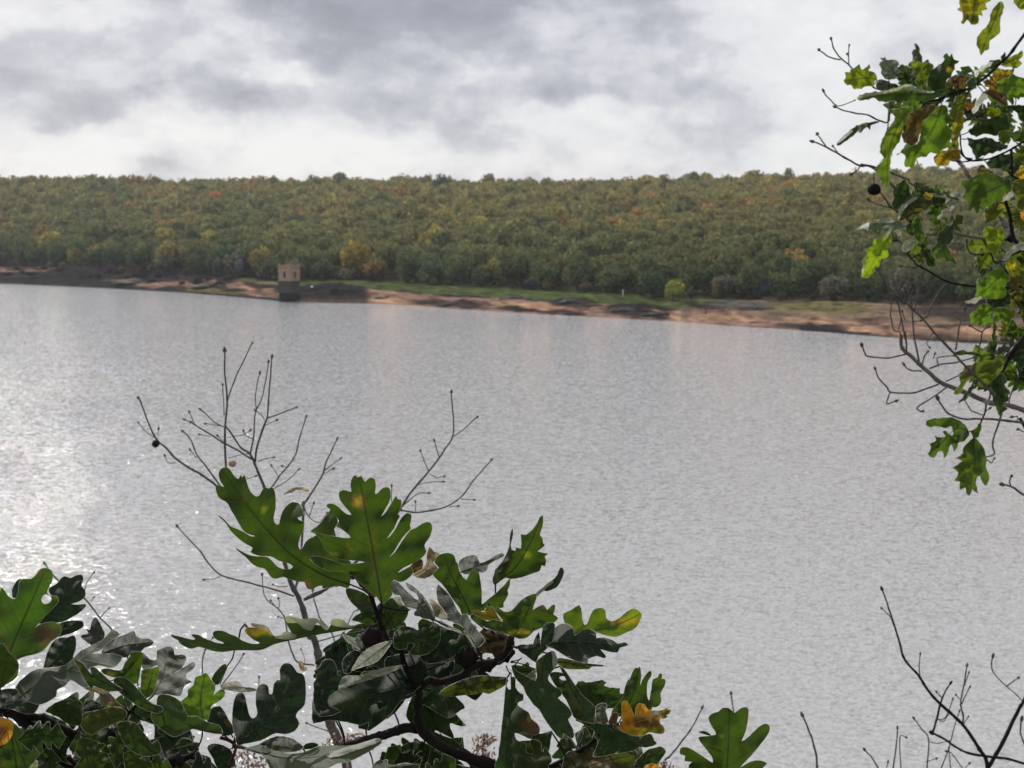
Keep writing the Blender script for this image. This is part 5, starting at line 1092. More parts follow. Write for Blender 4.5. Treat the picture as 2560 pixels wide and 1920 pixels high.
ll('0,300 0,275 20,275 40,300 70,345 105,362 130,340 140,290 150,230 190,205 240,205 280,170 310,130 350,122 395,140 405,180 395,240 365,290 365,320 390,335 440,340 450,380 400,440 340,500 300,550 260,588 300,560 360,540 420,540 470,575 460,640 390,690 330,760 250,790 200,800 130,830 145,870 130,960 60,1010 -60,1060 -200,1000 -300,800 -200,600 -280,420 -120,380', '-80,1080 60,800 180,520 340,160', DL - .02, (.040, .085, .014), gx=.1, gy=.1, wav=.7, holes=('322,350 345,325 375,335 395,355 385,385 350,400 322,385',), spots=(('440,345', 7, 'V'), ('350,640', 30, 26, 'B'), ('20,760', 20, 'B')), label='large leaf at the left edge with a small round hole', res=22, petiole='0,1220')
ll('375,280 440,240 470,200 500,185 540,200 580,180 630,175 640,220 625,260 655,295 655,340 610,380 545,400 600,405 660,400 650,430 590,480 500,530 430,545 300,550 350,450 450,380 390,330', '300,540 430,420 600,240', DL + .02, 'D', gx=.1, gy=.8, wav=.6, label='dark leaf with a saw-toothed top behind the large holed leaf')
ll('430,560 460,545 540,528 630,530 640,570 600,600 560,620 490,640 440,650', '430,620 630,560', DL + .02, 'D', gy=.8, wav=.6, res=9); ll('90,295 115,240 140,210 190,205 145,250 135,330 100,355', '120,350 160,210', DL + .02, 'D', gy=.8, wav=.6, res=8)
ll('340,860 360,780 400,700 450,660 520,655 560,640 585,670 580,750 560,810 590,860 500,900 400,930 330,920', '330,930 450,800 550,660', DL + .0, 'D', gx=-.2, gy=1.0, wav=.6)
ll('120,1040 200,950 280,900 400,890 500,870 570,810 620,760 700,720 780,680 850,610 880,598 920,635 850,680 780,750 700,780 800,780 900,790 940,810 900,870 840,890 760,870 680,900 700,960 700,1020 640,1040 590,1010 540,985 500,1030 440,1060 430,1110 350,1160 280,1170 200,1130', '60,1200 300,1000 560,880 870,620', DL - .04, 'S', gx=-.7, gy=1.5, wav=.8, label='slate-grey glossy leaf stretching right from the left corner')
ll('620,650 640,635 680,625 660,590 690,600 700,550 720,510 745,508 790,590 805,640 780,680 710,715 650,680', '700,720 740,520', DL + .02, (.035, .042, .038), gy=1.0, gx=-.2, wav=.6, res=10)
ll('780,780 800,730 860,670 950,640 1030,605 1045,640 1080,665 1140,665 1180,690 1160,720 1110,735 1080,765 1010,770 980,810 900,800 820,790', '760,790 950,720 1170,690', DL - .01, (.035, .045, .038), gx=-.4, gy=1.3, wav=.6)
ll('780,905 830,895 900,910 940,900 960,850 1000,800 1000,770 1080,765 1100,800 1080,900 1060,1000 1000,1010 900,970 800,940', '800,1000 950,950 1080,780', DL - .0, 'G', gx=0, gy=.1, wav=.6)
ll('1100,770 1150,820 1200,830 1205,760 1250,740 1290,725 1335,740 1340,790 1400,785 1432,810 1420,860 1380,910 1340,930 1420,880 1480,845 1500,860 1495,890 1430,940 1440,980 1480,1000 1420,1020 1400,1080 1370,1110 1280,1090 1160,1100 1190,1000 1220,880 1180,880 1130,910 1090,890 1085,800', '1180,1100 1250,950 1290,740', DL + .02, (.13, .145, .13), gx=-.9, gy=1.6, wav=1.0, label='pale silvery leaf with darker lobes above the lime-green leaf', spots=(('1270,780', 20, 14, 'D'), ('1350,850', 22, 20, 'D'), ('1130,850', 14, 20, 'D'), ('1460,870', 10, 8, 'D')))  # sky sheen painted as a pale colour, lobes kept dark
ll('1090,910 1180,890 1225,880 1210,960 1180,1080 1130,1120 1075,1080 1085,1000', '1120,1120 1180,900', DL - .02, (.085, .14, .02), gx=0, gy=.1, wav=.6, res=10, spots=(('1120,950', 8, 5, 'R'),))
ll('560,812 590,830 640,860 700,940 690,900 720,880 780,930 860,1000 950,1060 880,1070 820,1070 720,1030 700,1060 640,960', '950,1060 760,980 580,830', DL - .07, 'M', gx=.2, gy=.7, wav=.6, label='narrow green leaf with pale edges lying over the grey one')
ll('870,980 920,960 970,970 1030,1020 1090,1090 1160,1160 1250,1190 1240,1230 1200,1240 1090,1200 980,1130 900,1060', '1240,1210 1050,1120 890,980', DL - .06, 'M', gx=.1, gy=.6, wav=.7)
ll('1160,1250 1200,1180 1210,1110 1240,1095 1300,1100 1390,1150 1440,1260 1510,1260 1598,1310 1680,1330 1710,1400 1560,1380 1480,1360 1400,1400 1330,1420 1260,1380 1180,1310', '1700,1390 1450,1330 1230,1180', DL - .06, (.032, .060, .014), gx=.1, gy=.5, wav=.7, label='green leaf with a wavy pale edge near the lower left centre', petiole='1800,1470')
ll('L2 235,860 250,790 300,770 350,745 390,800 430,860 435,900 420,950 480,900 520,905 520,960 450,1020 400,1050 370,1180 280,1160 200,1160 150,1090 120,1010 180,960 185,900', 'L2 330,1200 300,1000 340,760', DL - .02, (.085, .15, .018), gx=0, gy=.05, wav=.6, label='lime-green lobed leaf lit from behind, left of the dark upright lobes')
ll('L2 400,800 470,700 530,660 545,700 520,760 470,850 440,850', 'L2 430,860 540,670', DL, 'M', gy=.5, wav=.6, res=8)
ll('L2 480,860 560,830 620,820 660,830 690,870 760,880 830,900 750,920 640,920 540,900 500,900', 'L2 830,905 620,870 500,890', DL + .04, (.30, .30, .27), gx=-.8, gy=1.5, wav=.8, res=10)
ll('350,1220 420,1160 520,1130 560,1145 600,1135 640,1180 620,1210 640,1270 620,1330 560,1330 500,1310 450,1270 380,1240', '620,1320 520,1230 380,1210', DL - .03, 'M', gx=.1, gy=.6, wav=.7)
ll('640,1240 760,1215 860,1190 960,1210 970,1270 900,1310 800,1350 720,1400 680,1400 620,1340 635,1290', '960,1240 800,1290 650,1340', DL - .05, 'K', gx=.1, gy=.45, wav=.7); ll('640,1190 660,1130 700,1125 740,1150 780,1170 780,1200 720,1220 640,1225', '650,1220 750,1170', DL - .01, 'D', gx=-.2, gy=1.1, wav=.6, res=9)
ll('900,1330 950,1300 1030,1310 1090,1370 1140,1430 1170,1470 1210,1440 1240,1530 1200,1560 1100,1570 1000,1520 940,1450', '1200,1550 1050,1440 940,1320', DL - .05, 'M', gx=.1, gy=.6, wav=.7)
ll('-80,1500 0,1440 60,1400 100,1310 160,1370 250,1450 400,1520 460,1570 480,1659 460,1900 -50,1900', '300,1900 200,1650 100,1400', DL + .02, (.035, .065, .014), gx=.1, gy=.3, wav=.8, label='broad green leaf at the bottom left corner')
ll('230,1300 300,1240 400,1260 500,1310 560,1370 650,1420 640,1450 560,1480 520,1510 510,1600 560,1640 420,1580 300,1450', '250,1320 400,1400 600,1430', DL + .0, 'Q', gx=.1, gy=.9, wav=.7)
ll('-100,1150 0,1060 120,1050 250,1060 330,1120 300,1180 260,1240 180,1240 100,1210 0,1190', '0,1200 250,1100', DL - .02, (.03, .04, .035), gx=-.3, gy=1.1, wav=.8)
ll('-80,1290 0,1270 60,1285 100,1310 95,1400 60,1460 20,1480 -60,1480', '-40,1480 60,1330', DL - .05, 'O', gx=0, gy=.3, wav=1, res=10, label='orange-brown leaf at the left edge', spots=(('10,1400', 14, 20, 'R'),))
ll('590,1640 640,1590 720,1600 780,1560 900,1540 1000,1560 1150,1600 1240,1620 1300,1560 1400,1600 1480,1659 1500,1800 590,1800', '1300,1800 1000,1650 700,1620', DL + .0, 'Q', gx=.1, gy=.9, wav=1)
ll('L2 220,1600 260,1530 250,1490 275,1470 310,1510 330,1590 350,1530 380,1520 400,1560 400,1640 430,1700 220,1700', 'L2 330,1700 320,1550', DL - .02, 'D', gy=.8, wav=.5, res=9); ll('1350,1480 1400,1430 1460,1440 1480,1470 1380,1500 1320,1510', '1340,1500 1470,1450', DL, 'M', gy=.5, res=7)
ll('225,1659 250,1630 285,1600 290,1640 270,1700 220,1720', '230,1700 285,1605', DL - .06, (.26, .30, .16), gy=.4, res=7); ll('0,700 60,760 130,830 140,900 60,1000 0,1050 -60,1000', '0,1050 60,780', DL - .04, (.06, .11, .016), gy=.0, wav=.7)
filler(lb, 'S 60,1840 250,1850 400,1880 420,1940 60,1940', 6, DL - .09, ['M', 'Q', 'M', 'G'], (100, 160), (.2, .9))
filler(lb, 'S 20,1760 200,1740 330,1800 480,1850 500,1960 20,1960', 12, DL + .05, ['D', 'Q', 'Q', 'M'], (110, 200))
ll('640,1040 760,1040 850,1090 900,1150 960,1200 880,1190 800,1180 760,1090 700,1070', '960,1200 700,1050', DL, (.16, .13, .10), gy=.6, res=8)
# ================================================================== oak tree at the right: trunk just outside the picture, boughs reaching in
DT = 2.3
tx, ty = 1.35, 2.5
ot = empty('oak_tree', (tx, ty, gnd(tx, ty)), 'near oak tree whose leafy and bare twigs hang into the right side of the view', 'tree'); RD[ot.name] = DT
zs = [gnd(tx, ty) - .2, 14.2, 15.2, 16.2, 17.2, 18.2]
v, f = tube([Vector((tx + .05 * math.sin(z_ * 2), ty + .04 * math.cos(z_ * 1.7), z_)) for z_ in zs], [.11, .08, .07, .062, .05, .035], 14); meshobj('trunk', v, f, w_trunk, ot)
def tk(z_): return Vector((tx + .05 * math.sin(z_ * 2), ty + .04 * math.cos(z_ * 1.7), z_))
def bough(x, y, D, z_, r0=.012, r1=.005, mat=w_dark):
    a = at(x, y, D); b = tk(z_); mid = (a + b) / 2 + Vector((0, 0, .06))
    v, f = tube([b, mid, a], [r0, (r0 + r1) / 2, r1], 8); meshobj('bough', v, f, mat, ot)
def tt(path, r0, r1, D=DT, D1=None, mat=w_dark, **kw): return twig(ot, path, r0 * .82, r1 * .8, D, D if D1 is None else D1, mat, **kw)
lt = lambda *a_, **k_: leaf(ot, *a_, **{**dict(rim=.8, wav=1.4, res=12), **k_, 'sharp': False, 'teeth': 2.4 if k_.get('sharp') else 5.0})
tt('T1 2400,100 2212,340 2080,530 1950,650 1800,790 1650,880 1500,920 1350,990 1210,990 1100,960', 5, 3, name='branch', bud=False); bough(2608, 25, DT, 17.1, .014, .0032)
tt('T1 1210,990 1000,930 880,900 760,880 700,840 600,760 510,670 480,640', 3, 2, bud=False, mat=w_grey)
tt('T1 520,680 480,640 410,580 350,510 322,440 310,392', 2.6, 2, mat=w_grey); tt('T1 400,590 300,570 240,530 192,500', 2.2, 2, mat=w_grey); tt('T1 485,645 480,560 485,455', 1.8, 1.6, mat=w_grey); tt('T1 480,565 465,535', 1.6, 1.4, mat=w_grey)
tt('T1 360,1040 300,990 240,915', 2, 2, mat=w_grey); tt('T1 900,1000 885,1080 870,1205 780,1190 680,1140 560,1120 450,1095 360,1063', 3, 2, mat=w_grey); tt('T1 370,1050 420,1040 550,985', 1.6, 1.6, bud=False, mat=w_pale)
tt('T1 880,1000 875,1120 870,1205 868,1260', 2.6, 2, mat=w_grey)
tt('T1 980,1900 720,1659 600,1640 500,1590 400,1530 310,1480 230,1440 145,1402', 3.6, 2.4, mat=w_grey, bud=True); tt('T1 260,1450 240,1420 205,1370 178,1332', 2.2, 2, mat=w_grey); tt('T1 370,1500 330,1450', 1.8, 1.6, mat=w_grey)
tt('T2 1400,420 1010,295 950,240 800,185 650,130 540,110', 3, 3, bud=False, mat=w_grey); tt('T2 530,130 500,165 460,192', 2.2, 2, mat=w_grey)
tt('T2 650,190 650,230 655,290', 2.4, 1.8, bud=False, mat=w_pale); tt('T2 1010,640 810,490 770,440 735,390 700,350', 2.4, 2, bud=False); tt('T2 810,490 750,480 680,460 622,430', 2, 1.8, mat=w_grey)
ball(ot, 'T2 652,330', 17.5, DT - .02, w_gall, 'gall', .85, label='round black oak gall hanging at the left end of the twigs')
tt('T1 2400,1330 2212,1400 2080,1480 1900,1560 1700,1590 1620,1540 1585,1450 1585,1330', 3.4, 2.6, bud=False, name='branch'); bough(2608, 337, DT, 16.6, .01, .003)
tt('T1 2090,1480 2085,1600 2075,1659 T2 1870,40 1870,120 1880,210 1977,262 2100,300', 4, 3.4, bud=False)
tt('T2 1380,60 1430,120 1480,200 1560,300 1700,500 1780,600 1830,680 1990,900', 6, 8, D=DT + .5, bud=False, mat=w_pale, name='branch', n=8); tt('T2 1310,70 1400,85 1500,80 1620,50', 2.4, 1.8, bud=False); tt('T2 1520,60 1440,40 1410,-20', 2.6, 2, bud=False)
tt('T2 2100,900 1960,860 1910,800 1870,700 1850,550 1810,430', 7, 5, bud=False, name='branch', n=8); ball(ot, 'T2 1862,760', 12, DT - .01, w_dark, 'knot', .9, lump=.5); bough(2595, 635, DT, 16.1, .014, .005)
tt('T2 1860,775 1700,770 1610,765 1480,745 1370,720 1230,735 1110,720', 4.4, 3, bud=False, mat=w_pale, name='branch'); tt('T2 1470,770 1480,850 1520,900 1590,905', 2.2, 1.8)
tt('T2 1620,780 1680,880 1730,980 1830,930 1977,860', 2.6, 3, bud=False)
tt('T2 1560,1190 1400,1170 1270,1130 1150,1060 1040,1000 1000,960 950,900 880,790 800,790', 3.4, 2); tt('T2 1700,1230 1620,1200 1560,1190', 3.6, 3.4, bud=False); tt('T2 1040,1010 980,1020 900,1010', 1.8, 1.8, mat=w_grey)
tt('T3 1740,640 1700,550 1640,480 1560,400 1450,290 1350,180 1180,0 T2 1200,1610 1100,1490 1000,1390 900,1300 850,1260 780,1190 730,1110 690,1050', 4.4, 2.2, D=DT - .1, name='branch', n=8, mat=w_grey)
tt('T2 790,1210 820,1150 818,1060', 2.2, 1.8, mat=w_grey, D=DT - .1); tt('T2 930,1340 850,1310 700,1260 640,1210 585,1170', 2.4, 2, D=DT - .1, mat=w_grey)
tt('T3 940,170 930,0 T2 930,1659 900,1500 865,1330', 3, 2.4, D=DT - .1, mat=w_grey); tt('T3 1050,260 1015,80 T2 1010,1640 990,1400 975,1230', 3.2, 2.4, D=DT - .1, mat=w_grey)
tt('T2 1110,1470 1170,1340 1210,1260 1265,1185', 2.6, 2, D=DT - .1, mat=w_grey); tt('T3 930,190 895,120 T2 885,1600 830,1570 800,1450 805,1350 815,1280', 2.2, 2, D=DT - .1, mat=w_grey)
tt('T3 1370,155 T2 1390,1640 1410,1520 1450,1400', 2.8, 2.4, D=DT - .1, mat=w_grey); tt('T3 1545,260 1575,150 T2 1600,1659 1610,1590 1650,1550', 2.6, 2, mat=w_grey); tt('T2 1610,1590 1560,1570 1515,1540', 2.2, 2, mat=w_grey)
tt('T2 1395,1480 1420,1470 1445,1480', 2, 1.6, mat=w_grey); tt('T3 1180,0 1120,90 1140,130', 1.6, 1.4, mat=w_grey)
for a_ in ('T2 900,1300 870,1230 900,1180', 'T2 980,1390 960,1290 940,1240', 'T2 960,1370 1000,1290 1050,1200 1080,1090', 'T2 1010,1400 1040,1250', 'T2 925,1480 905,1420', 'T2 1000,1500 1060,1490', 'T2 870,1560 890,1480', 'T2 1060,1470 1120,1450'):
    tt(a_, 1.8, 1.6, D=DT - .1, mat=w_grey)
tt('T3 2100,740 1977,690 1850,650 1750,640 1640,610 1500,550 1350,490 1230,440 1120,340 1050,280 950,190 900,130 888,20', 8, 5.5, D=DT - .05, mat=w_pale, name='branch', n=10, bud=False); bough(2595, 1040, DT - .05, 15.7, .014, .006, w_pale)
tt('T3 2000,860 1940,760', 6, 5, D=DT - .08, bud=False)
tt('T3 945,195 850,215 750,230 600,215 575,190 550,130', 2.4, 2.4, D=DT - .05, mat=w_grey); tt('T3 1072,345 980,340 930,302', 2.4, 2.2, D=DT - .05, mat=w_grey); tt('T3 1080,285 1095,220 1122,180', 2.4, 2, D=DT - .05, mat=w_grey)
tt('T3 1145,322 1250,285 1380,270 1450,250 1525,228', 2.6, 2, D=DT - .05, mat=w_grey); tt('T3 1222,290 1210,230 1280,215 1345,212', 2, 1.8, D=DT - .05, mat=w_grey); tt('T3 1180,230 1188,195', 1.6, 1.6, D=DT - .05, mat=w_grey)
tt('T3 1220,460 1100,510 980,540 800,530 770,490 730,450 690,400 668,338', 3, 2.2, D=DT - .05, mat=w_grey); tt('T3 797,532 772,590 770,632 835,612', 2.2, 2, D=DT - .05, mat=w_grey)
tt('T3 1290,492 1150,590 1040,660 1050,695 1078,700', 2.4, 2.2, D=DT - .05, mat=w_grey); tt('T3 1290,435 1350,410 1425,372', 2.4, 2, D=DT - .05, mat=w_grey)
tt('T3 2100,815 1977,800 1800,780 1620,765 1480,770 1350,740 1280,690 1222,603', 4, 2.8, D=DT - .1, mat=w_grey); tt('T3 1640,610 1635,700 1600,790 1580,830', 3, 2.4, bud=False)
tt('T3 1610,732 1520,700 1490,660 1452,600', 2.2, 1.8, mat=w_grey); tt('T3 1640,640 1680,560 1660,500 1600,460', 3, 2, bud=False); tt('T3 1640,700 1665,680', 1.6, 1.6, mat=w_grey)
tt('T3 1800,640 1770,750 1740,850 1710,930 1700,1000 1712,1078 1640,1100', 3.2, 2.2, mat=w_grey); tt('T3 1650,1125 1685,1155 1708,1125', 2, 1.8, mat=w_grey); tt('T3 1845,640 1850,590 1880,500 1942,392', 2.6, 2, mat=w_grey, bud=False)
tt('T3 2150,1500 1977,1440 1900,1380 1800,1345', 4, 3, mat=w_grey); tt('T3 1855,1350 1850,1310 1862,1280', 2.6, 2.2, mat=w_grey); tt('T3 2060,900 1977,880 1930,860', 2.2, 2, mat=w_grey); tt('T3 1870,785 1920,780 1915,745 1885,748', 2, 1.8, mat=w_grey)
tt('T3 2100,-60 1977,50 1900,150 1850,220 1810,290 1780,370', 11, 5, D=DT - .05, bud=False, name='branch', n=10); bough(2595, 813, DT - .05, 15.9, .018, .009)
bough(2700, 1290, DT, 15.4, .01, .004, w_grey)
tt('T1 2130,970 2125,1040 2080,1060', 1.8, 1.4, mat=w_grey); tt('T1 1770,1190 1690,1080 1600,1010', 2, 1.4); tt('T2 1700,1240 1850,1280 1977,1330', 3, 3, bud=False)
# ---- leaves, top to bottom
lt('T1 1600,-60 1580,70 1550,90 1600,120 1610,180 1590,220 1620,238 1650,190 1690,240 1760,232 1762,150 1800,155 1795,110 1845,88 1830,30 1880,10 1880,-60', 'T1 1740,-60 1720,80 1690,225', DT, (.17, .17, .012), label='yellow-green leaf hanging from the top edge with an ochre patch', spots=(('T1 1640,90', 13, 11, 'Y'), ('T1 1720,180', 18, 12, 'K')), sharp=True)
lt('T1 1790,545 1770,490 1745,440 1750,370 1800,300 1865,235 1880,150 1905,90 1960,25 2000,20 2010,70 1998,130 1975,200 1978,290 1950,350 1872,400 1868,480 1825,500', 'T1 1975,20 1920,200 1850,370 1790,535', DT + .02, (.12, .14, .012), sharp=True, label='long olive-green leaf hanging free against the sky')
lt('T1 2110,0 2130,50 2160,80 2212,95 2290,60 2290,-60 2120,-60', 'T1 2250,-50 2200,85', DT, 'V')
lt('T1 430,800 455,770 445,715 490,715 500,690 560,655 590,640 605,685 640,680 680,635 692,670 680,700 740,720 760,770 740,800 720,850 640,850 610,880 560,870 530,885 510,840 470,840', 'T1 760,790 650,770 440,800', DT - .03, (.12, .15, .012), sharp=True, label='rounded olive-green leaf at the upper left tip of the twigs')
lt('T1 780,640 810,600 790,570 830,578 840,545 850,590 950,590 975,640 960,660 970,690 995,715 940,730 950,770 930,780 840,780 800,720 810,690', 'T1 880,790 870,680 838,555', DT, (.10, .13, .10), gx=-.4, gy=.9, sharp=True, label='bluish-grey leaf standing upright near the upper left tip')
lt('T1 770,790 850,800 940,830 985,850 930,890 800,895 750,860', 'T1 980,850 780,840', DT + .02, 'S', gx=-.2, gy=.9)
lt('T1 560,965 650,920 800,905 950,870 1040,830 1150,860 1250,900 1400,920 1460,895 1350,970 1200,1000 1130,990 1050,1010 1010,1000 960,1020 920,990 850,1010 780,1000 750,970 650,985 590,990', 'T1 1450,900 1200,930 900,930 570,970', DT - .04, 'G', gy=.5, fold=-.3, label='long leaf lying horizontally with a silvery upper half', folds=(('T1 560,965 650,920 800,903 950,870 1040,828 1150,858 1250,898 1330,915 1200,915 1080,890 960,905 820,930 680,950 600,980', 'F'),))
lt('T1 1120,600 1110,520 1135,480 1130,440 1160,430 1175,480 1200,560 1215,640 1170,650', 'T1 1170,650 1150,440', DT + .03, 'S', gx=-.3, gy=.8)
lt('T1 1065,645 1120,600 1200,620 1280,620 1320,660 1280,760 1250,870 1180,865 1140,810 1155,770 1110,720 1120,680', 'T1 1220,880 1200,740 1085,640', DT, (.085, .115, .014), sharp=True, spots=(('T1 1130,630', 10, 8, 'V'),))
lt('T1 1250,880 1280,720 1350,660 1430,590 1410,560 1450,525 1480,560 1500,530 1520,590 1572,600 1530,640 1530,680 1510,700 1490,760 1440,800 1440,870 1380,890 1300,900', 'T1 1290,900 1390,740 1460,560', DT - .02, 'M', gx=-.1, gy=.4, sharp=True, label='pointed dark green leaf rising above the branch', spots=(('T1 1470,690', 6, 6, 'Y'),))
lt('T1 1480,770 1580,740 1660,760 1700,800 1660,850 1560,880 1500,850', 'T1 1690,800 1490,790', DT, (.10, .06, .03), gy=.3, label='brown curled leaf above the branch'); lt('T1 1500,760 1560,740 1600,700 1610,710 1570,760', 'T1 1500,760 1605,705', DT, 'S', res=6)
lt('T1 1650,840 1660,790 1720,770 1740,820 1720,860 1680,870', 'T1 1680,870 1720,780', DT - .03, 'N', gy=.8, res=7)
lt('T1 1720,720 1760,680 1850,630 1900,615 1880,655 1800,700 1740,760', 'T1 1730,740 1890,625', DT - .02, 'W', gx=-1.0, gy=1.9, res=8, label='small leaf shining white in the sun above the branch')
lt('T1 1880,600 1940,590 1990,600 1980,640 1900,680 1860,680', 'T1 1990,610 1880,660', DT, 'M', gy=.5, res=7); lt('T1 1990,610 1990,560 2020,515 2028,560 2015,600', 'T1 2000,610 2025,520', DT, 'S', res=6)
lt('T1 2000,650 2020,600 2080,560 2150,530 2190,500 2202,550 2160,590 2192,625 2140,672 2080,660', 'T1 1990,640 2090,600 2190,520', DT, 'V', sharp=True)
lt('T1 1870,820 1880,770 1950,690 2050,690 2120,740 2000,790 1920,840', 'T1 1880,820 2100,730', DT + .03, (.26, .18, .02), label='amber leaf patch below the top branch'); lt('T1 1820,800 1880,790 1960,800 1980,850 1900,870 1830,850', 'T1 1820,820 1970,830', DT + .02, (.25, .14, .02))
lt('T1 1930,830 2000,780 2060,770 2100,730 2150,760 2212,770 2300,800 2340,870 2250,950 2160,960 2130,975 2100,950 2060,975 2040,920 1990,890 2000,860', 'T1 1935,830 2100,850 2300,870', DT - .03, 'L', sharp=True, label='broad bright green leaf at the right edge below the top branch')
lt('T1 1880,890 1950,900 2020,960 2050,1040 1980,1020 1900,970 1840,930', 'T1 1850,900 2040,1030', DT, (.14, .07, .045), label='dull reddish-brown leaf under the bright green one')
lt('T1 2060,1050 2120,1040 2212,1040 2300,1080 2280,1180 2212,1200 2160,1180 2150,1120', 'T1 2050,1040 2280,1130', DT, 'M', sharp=True)
lt('T1 1660,1300 1700,1260 1740,1230 1770,1170 1840,1180 1900,1160 1950,1150 2000,1115 2050,1130 2055,1200 2072,1280 1965,1290 1950,1345 1880,1330 1810,1320 1740,1350', 'T1 1665,1300 1850,1240 2060,1200', DT - .02, 'M', gy=.4, sharp=True, label='dark green leaf against the bright gap at the right')
lt('T1 1650,1360 1750,1380 1830,1350 1930,1390 2050,1440 2000,1480 1900,1510 1800,1540 1740,1570 1710,1500 1680,1450', 'T1 1660,1370 1850,1440 2040,1450', DT, 'N', gx=-.2, gy=.9, label='bluish-green leaf below the dark green one')
lt('T1 900,1080 1000,1070 1130,1060 1060,1150 1040,1250 1000,1330 980,1400 920,1480 905,1560 T2 808,0 795,120 790,300 745,310 735,290 700,230 700,210 655,150 700,110 740,60 T1 760,1640 825,1560 790,1500 805,1400 850,1300 900,1230 940,1150 870,1100', 'T1 1060,1090 940,1300 870,1560 T2 770,290', DT - .05, (.085, .13, .014), label='long green leaf hanging down over the skyline of the hill', sharp=True, spots=(('T1 960,1290', 5, 6, 'Y'),))
lt('T1 1010,1350 1050,1150 1130,1090 1200,1060 1300,1030 1340,1080 1220,1190 1190,1300 1150,1420 1100,1430 1030,1400', 'T1 1290,1050 1130,1200 1080,1400', DT - .06, (.075, .055, .016), gy=.2, label='brown drooping leaf in the middle of the cluster')
lt('T1 1180,1180 1250,1100 1350,1050 1440,1040 1460,1100 1420,1160 1450,1240 1510,1300 1480,1400 1560,1440 1440,1460 1350,1520 1290,1500 1250,1545 1150,1560 1170,1640 T2 1030,60 1000,150 965,130 920,125 930,30 860,10 T1 960,1540 1010,1480 1070,1400 1150,1430 1190,1330', 'T1 1400,1050 1300,1300 1150,1500 T2 985,130', DT - .04, 'L', sharp=True, label='vivid green star-shaped leaf in the middle of the cluster')
lt('T1 1490,1120 1500,1060 1540,960 1600,930 1640,950 1640,1020 1600,1100 1520,1190', 'T1 1610,940 1510,1160', DT - .02, (.12, .15, .015)); lt('T1 1480,930 1400,990 1360,1050 1320,1070 1350,990', 'T1 1460,940 1340,1060', DT, (.12, .09, .02), res=7)
lt('T1 1580,1100 1620,1150 1605,1260 1580,1330 1560,1420 1590,1560 1520,1580 1450,1560 1440,1500 1500,1400 1480,1290 1520,1220', 'T1 1600,1110 1540,1330 1530,1560', DT - .03, (.20, .18, .015), label='ochre-yellow leaf hanging right of the vivid green one')
lt('T2 1180,50 1240,0 1330,-20 1410,-10 1405,70 1340,55 1320,90 1290,125 1240,120 1215,130', 'T2 1360,-10 1230,110', DT - .03, (.26, .18, .02), sharp=True, label='amber leaf lobes just above the skyline')
lt('T1 1630,1020 1700,1010 1710,1050 1670,1090 1630,1070', 'T1 1640,1030 1700,1060', DT, (.30, .13, .02), res=6)
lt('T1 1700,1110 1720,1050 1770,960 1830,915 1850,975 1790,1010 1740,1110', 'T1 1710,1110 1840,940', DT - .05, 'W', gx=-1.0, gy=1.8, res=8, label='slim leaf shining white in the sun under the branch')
lt('T1 1640,1150 1700,1120 1780,1090 1720,1150 1660,1200', 'T1 1650,1190 1770,1095', DT, 'S', gx=-.5, gy=1.2, res=7); lt('T1 1850,1060 1950,1060 1990,1120 1900,1160 1840,1130', 'T1 1850,1080 1970,1120', DT + .04, 'V', res=8)
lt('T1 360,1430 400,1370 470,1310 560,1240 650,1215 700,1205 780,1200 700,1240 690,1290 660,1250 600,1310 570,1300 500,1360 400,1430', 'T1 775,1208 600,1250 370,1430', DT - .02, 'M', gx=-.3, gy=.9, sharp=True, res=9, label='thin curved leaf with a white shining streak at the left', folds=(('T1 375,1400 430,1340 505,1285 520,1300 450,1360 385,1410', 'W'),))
lt('T2 1650,100 1680,60 1750,30 1870,20 1890,100 1870,150 1830,175 1740,140 1690,150', 'T2 1640,90 1860,90', DT + .04, 'N', gy=.6); lt('T2 1560,180 1600,110 1650,150 1720,190 1700,220 1600,220', 'T2 1560,190 1700,200', DT + .05, (.10, .10, .03), res=8)
lt('T2 1420,260 1460,250 1500,235 1560,205 1640,180 1720,200 1800,220 1860,240 1860,330 1790,370 1790,420 1760,440 1700,455 1690,490 1650,480 1620,520 1590,500 1560,555 1540,490 1500,520 1475,500 1480,440 1440,400 1465,330 1430,300', 'T2 1850,270 1700,330 1560,400 1540,540', DT - .04, (.050, .085, .012), gy=.4, sharp=True, label='spiky dark green leaf in front of the russet slope', spots=(('T2 1600,240', 26, 10, 'L'),))
lt('T2 820,430 830,320 880,270 930,250 960,300 970,380 920,450 860,510 825,500', 'T2 860,510 930,260', DT, 'Q', gy=.6, label='dark oval leaf below the hanging gall twig')
lt('T2 870,600 880,500 950,430 1020,400 1090,410 1165,415 1150,480 1080,520 1000,560 940,590 900,600', 'T2 880,590 1000,470 1150,430', DT - .02, (.035, .035, .015), gy=.8, label='dark rolled leaf with a pale rim', folds=(('T2 862,590 880,505 950,435 1020,398 1035,415 950,470 900,540 880,590', 'F'), ('T2 1015,500 1050,495 1080,500 1060,520 1020,530', 'Y')))
lt('T2 1090,400 1100,370 1135,358 1172,378 1165,412 1110,415', 'T2 1100,400 1160,380', DT - .03, 'Y', res=6, label='small yellow leaf tip above the dark rolled leaf')
lt('T2 1165,352 1230,365 1295,385 1280,405 1220,395 1180,385', 'T2 1170,370 1285,390', DT, 'F', gx=-.7, gy=1.3, res=6); lt('T2 1220,595 1235,550 1265,515 1330,480 1420,450 1405,480 1340,510 1280,565', 'T2 1225,590 1410,460', DT - .01, (.24, .26, .2), gx=-.8, gy=1.4, res=7); lt('T2 1280,440 1330,370 1390,350 1430,400 1420,455 1350,480 1300,470', 'T2 1290,460 1410,370', DT + .01, (.22, .23, .2), gx=-.8, gy=1.5, res=8)
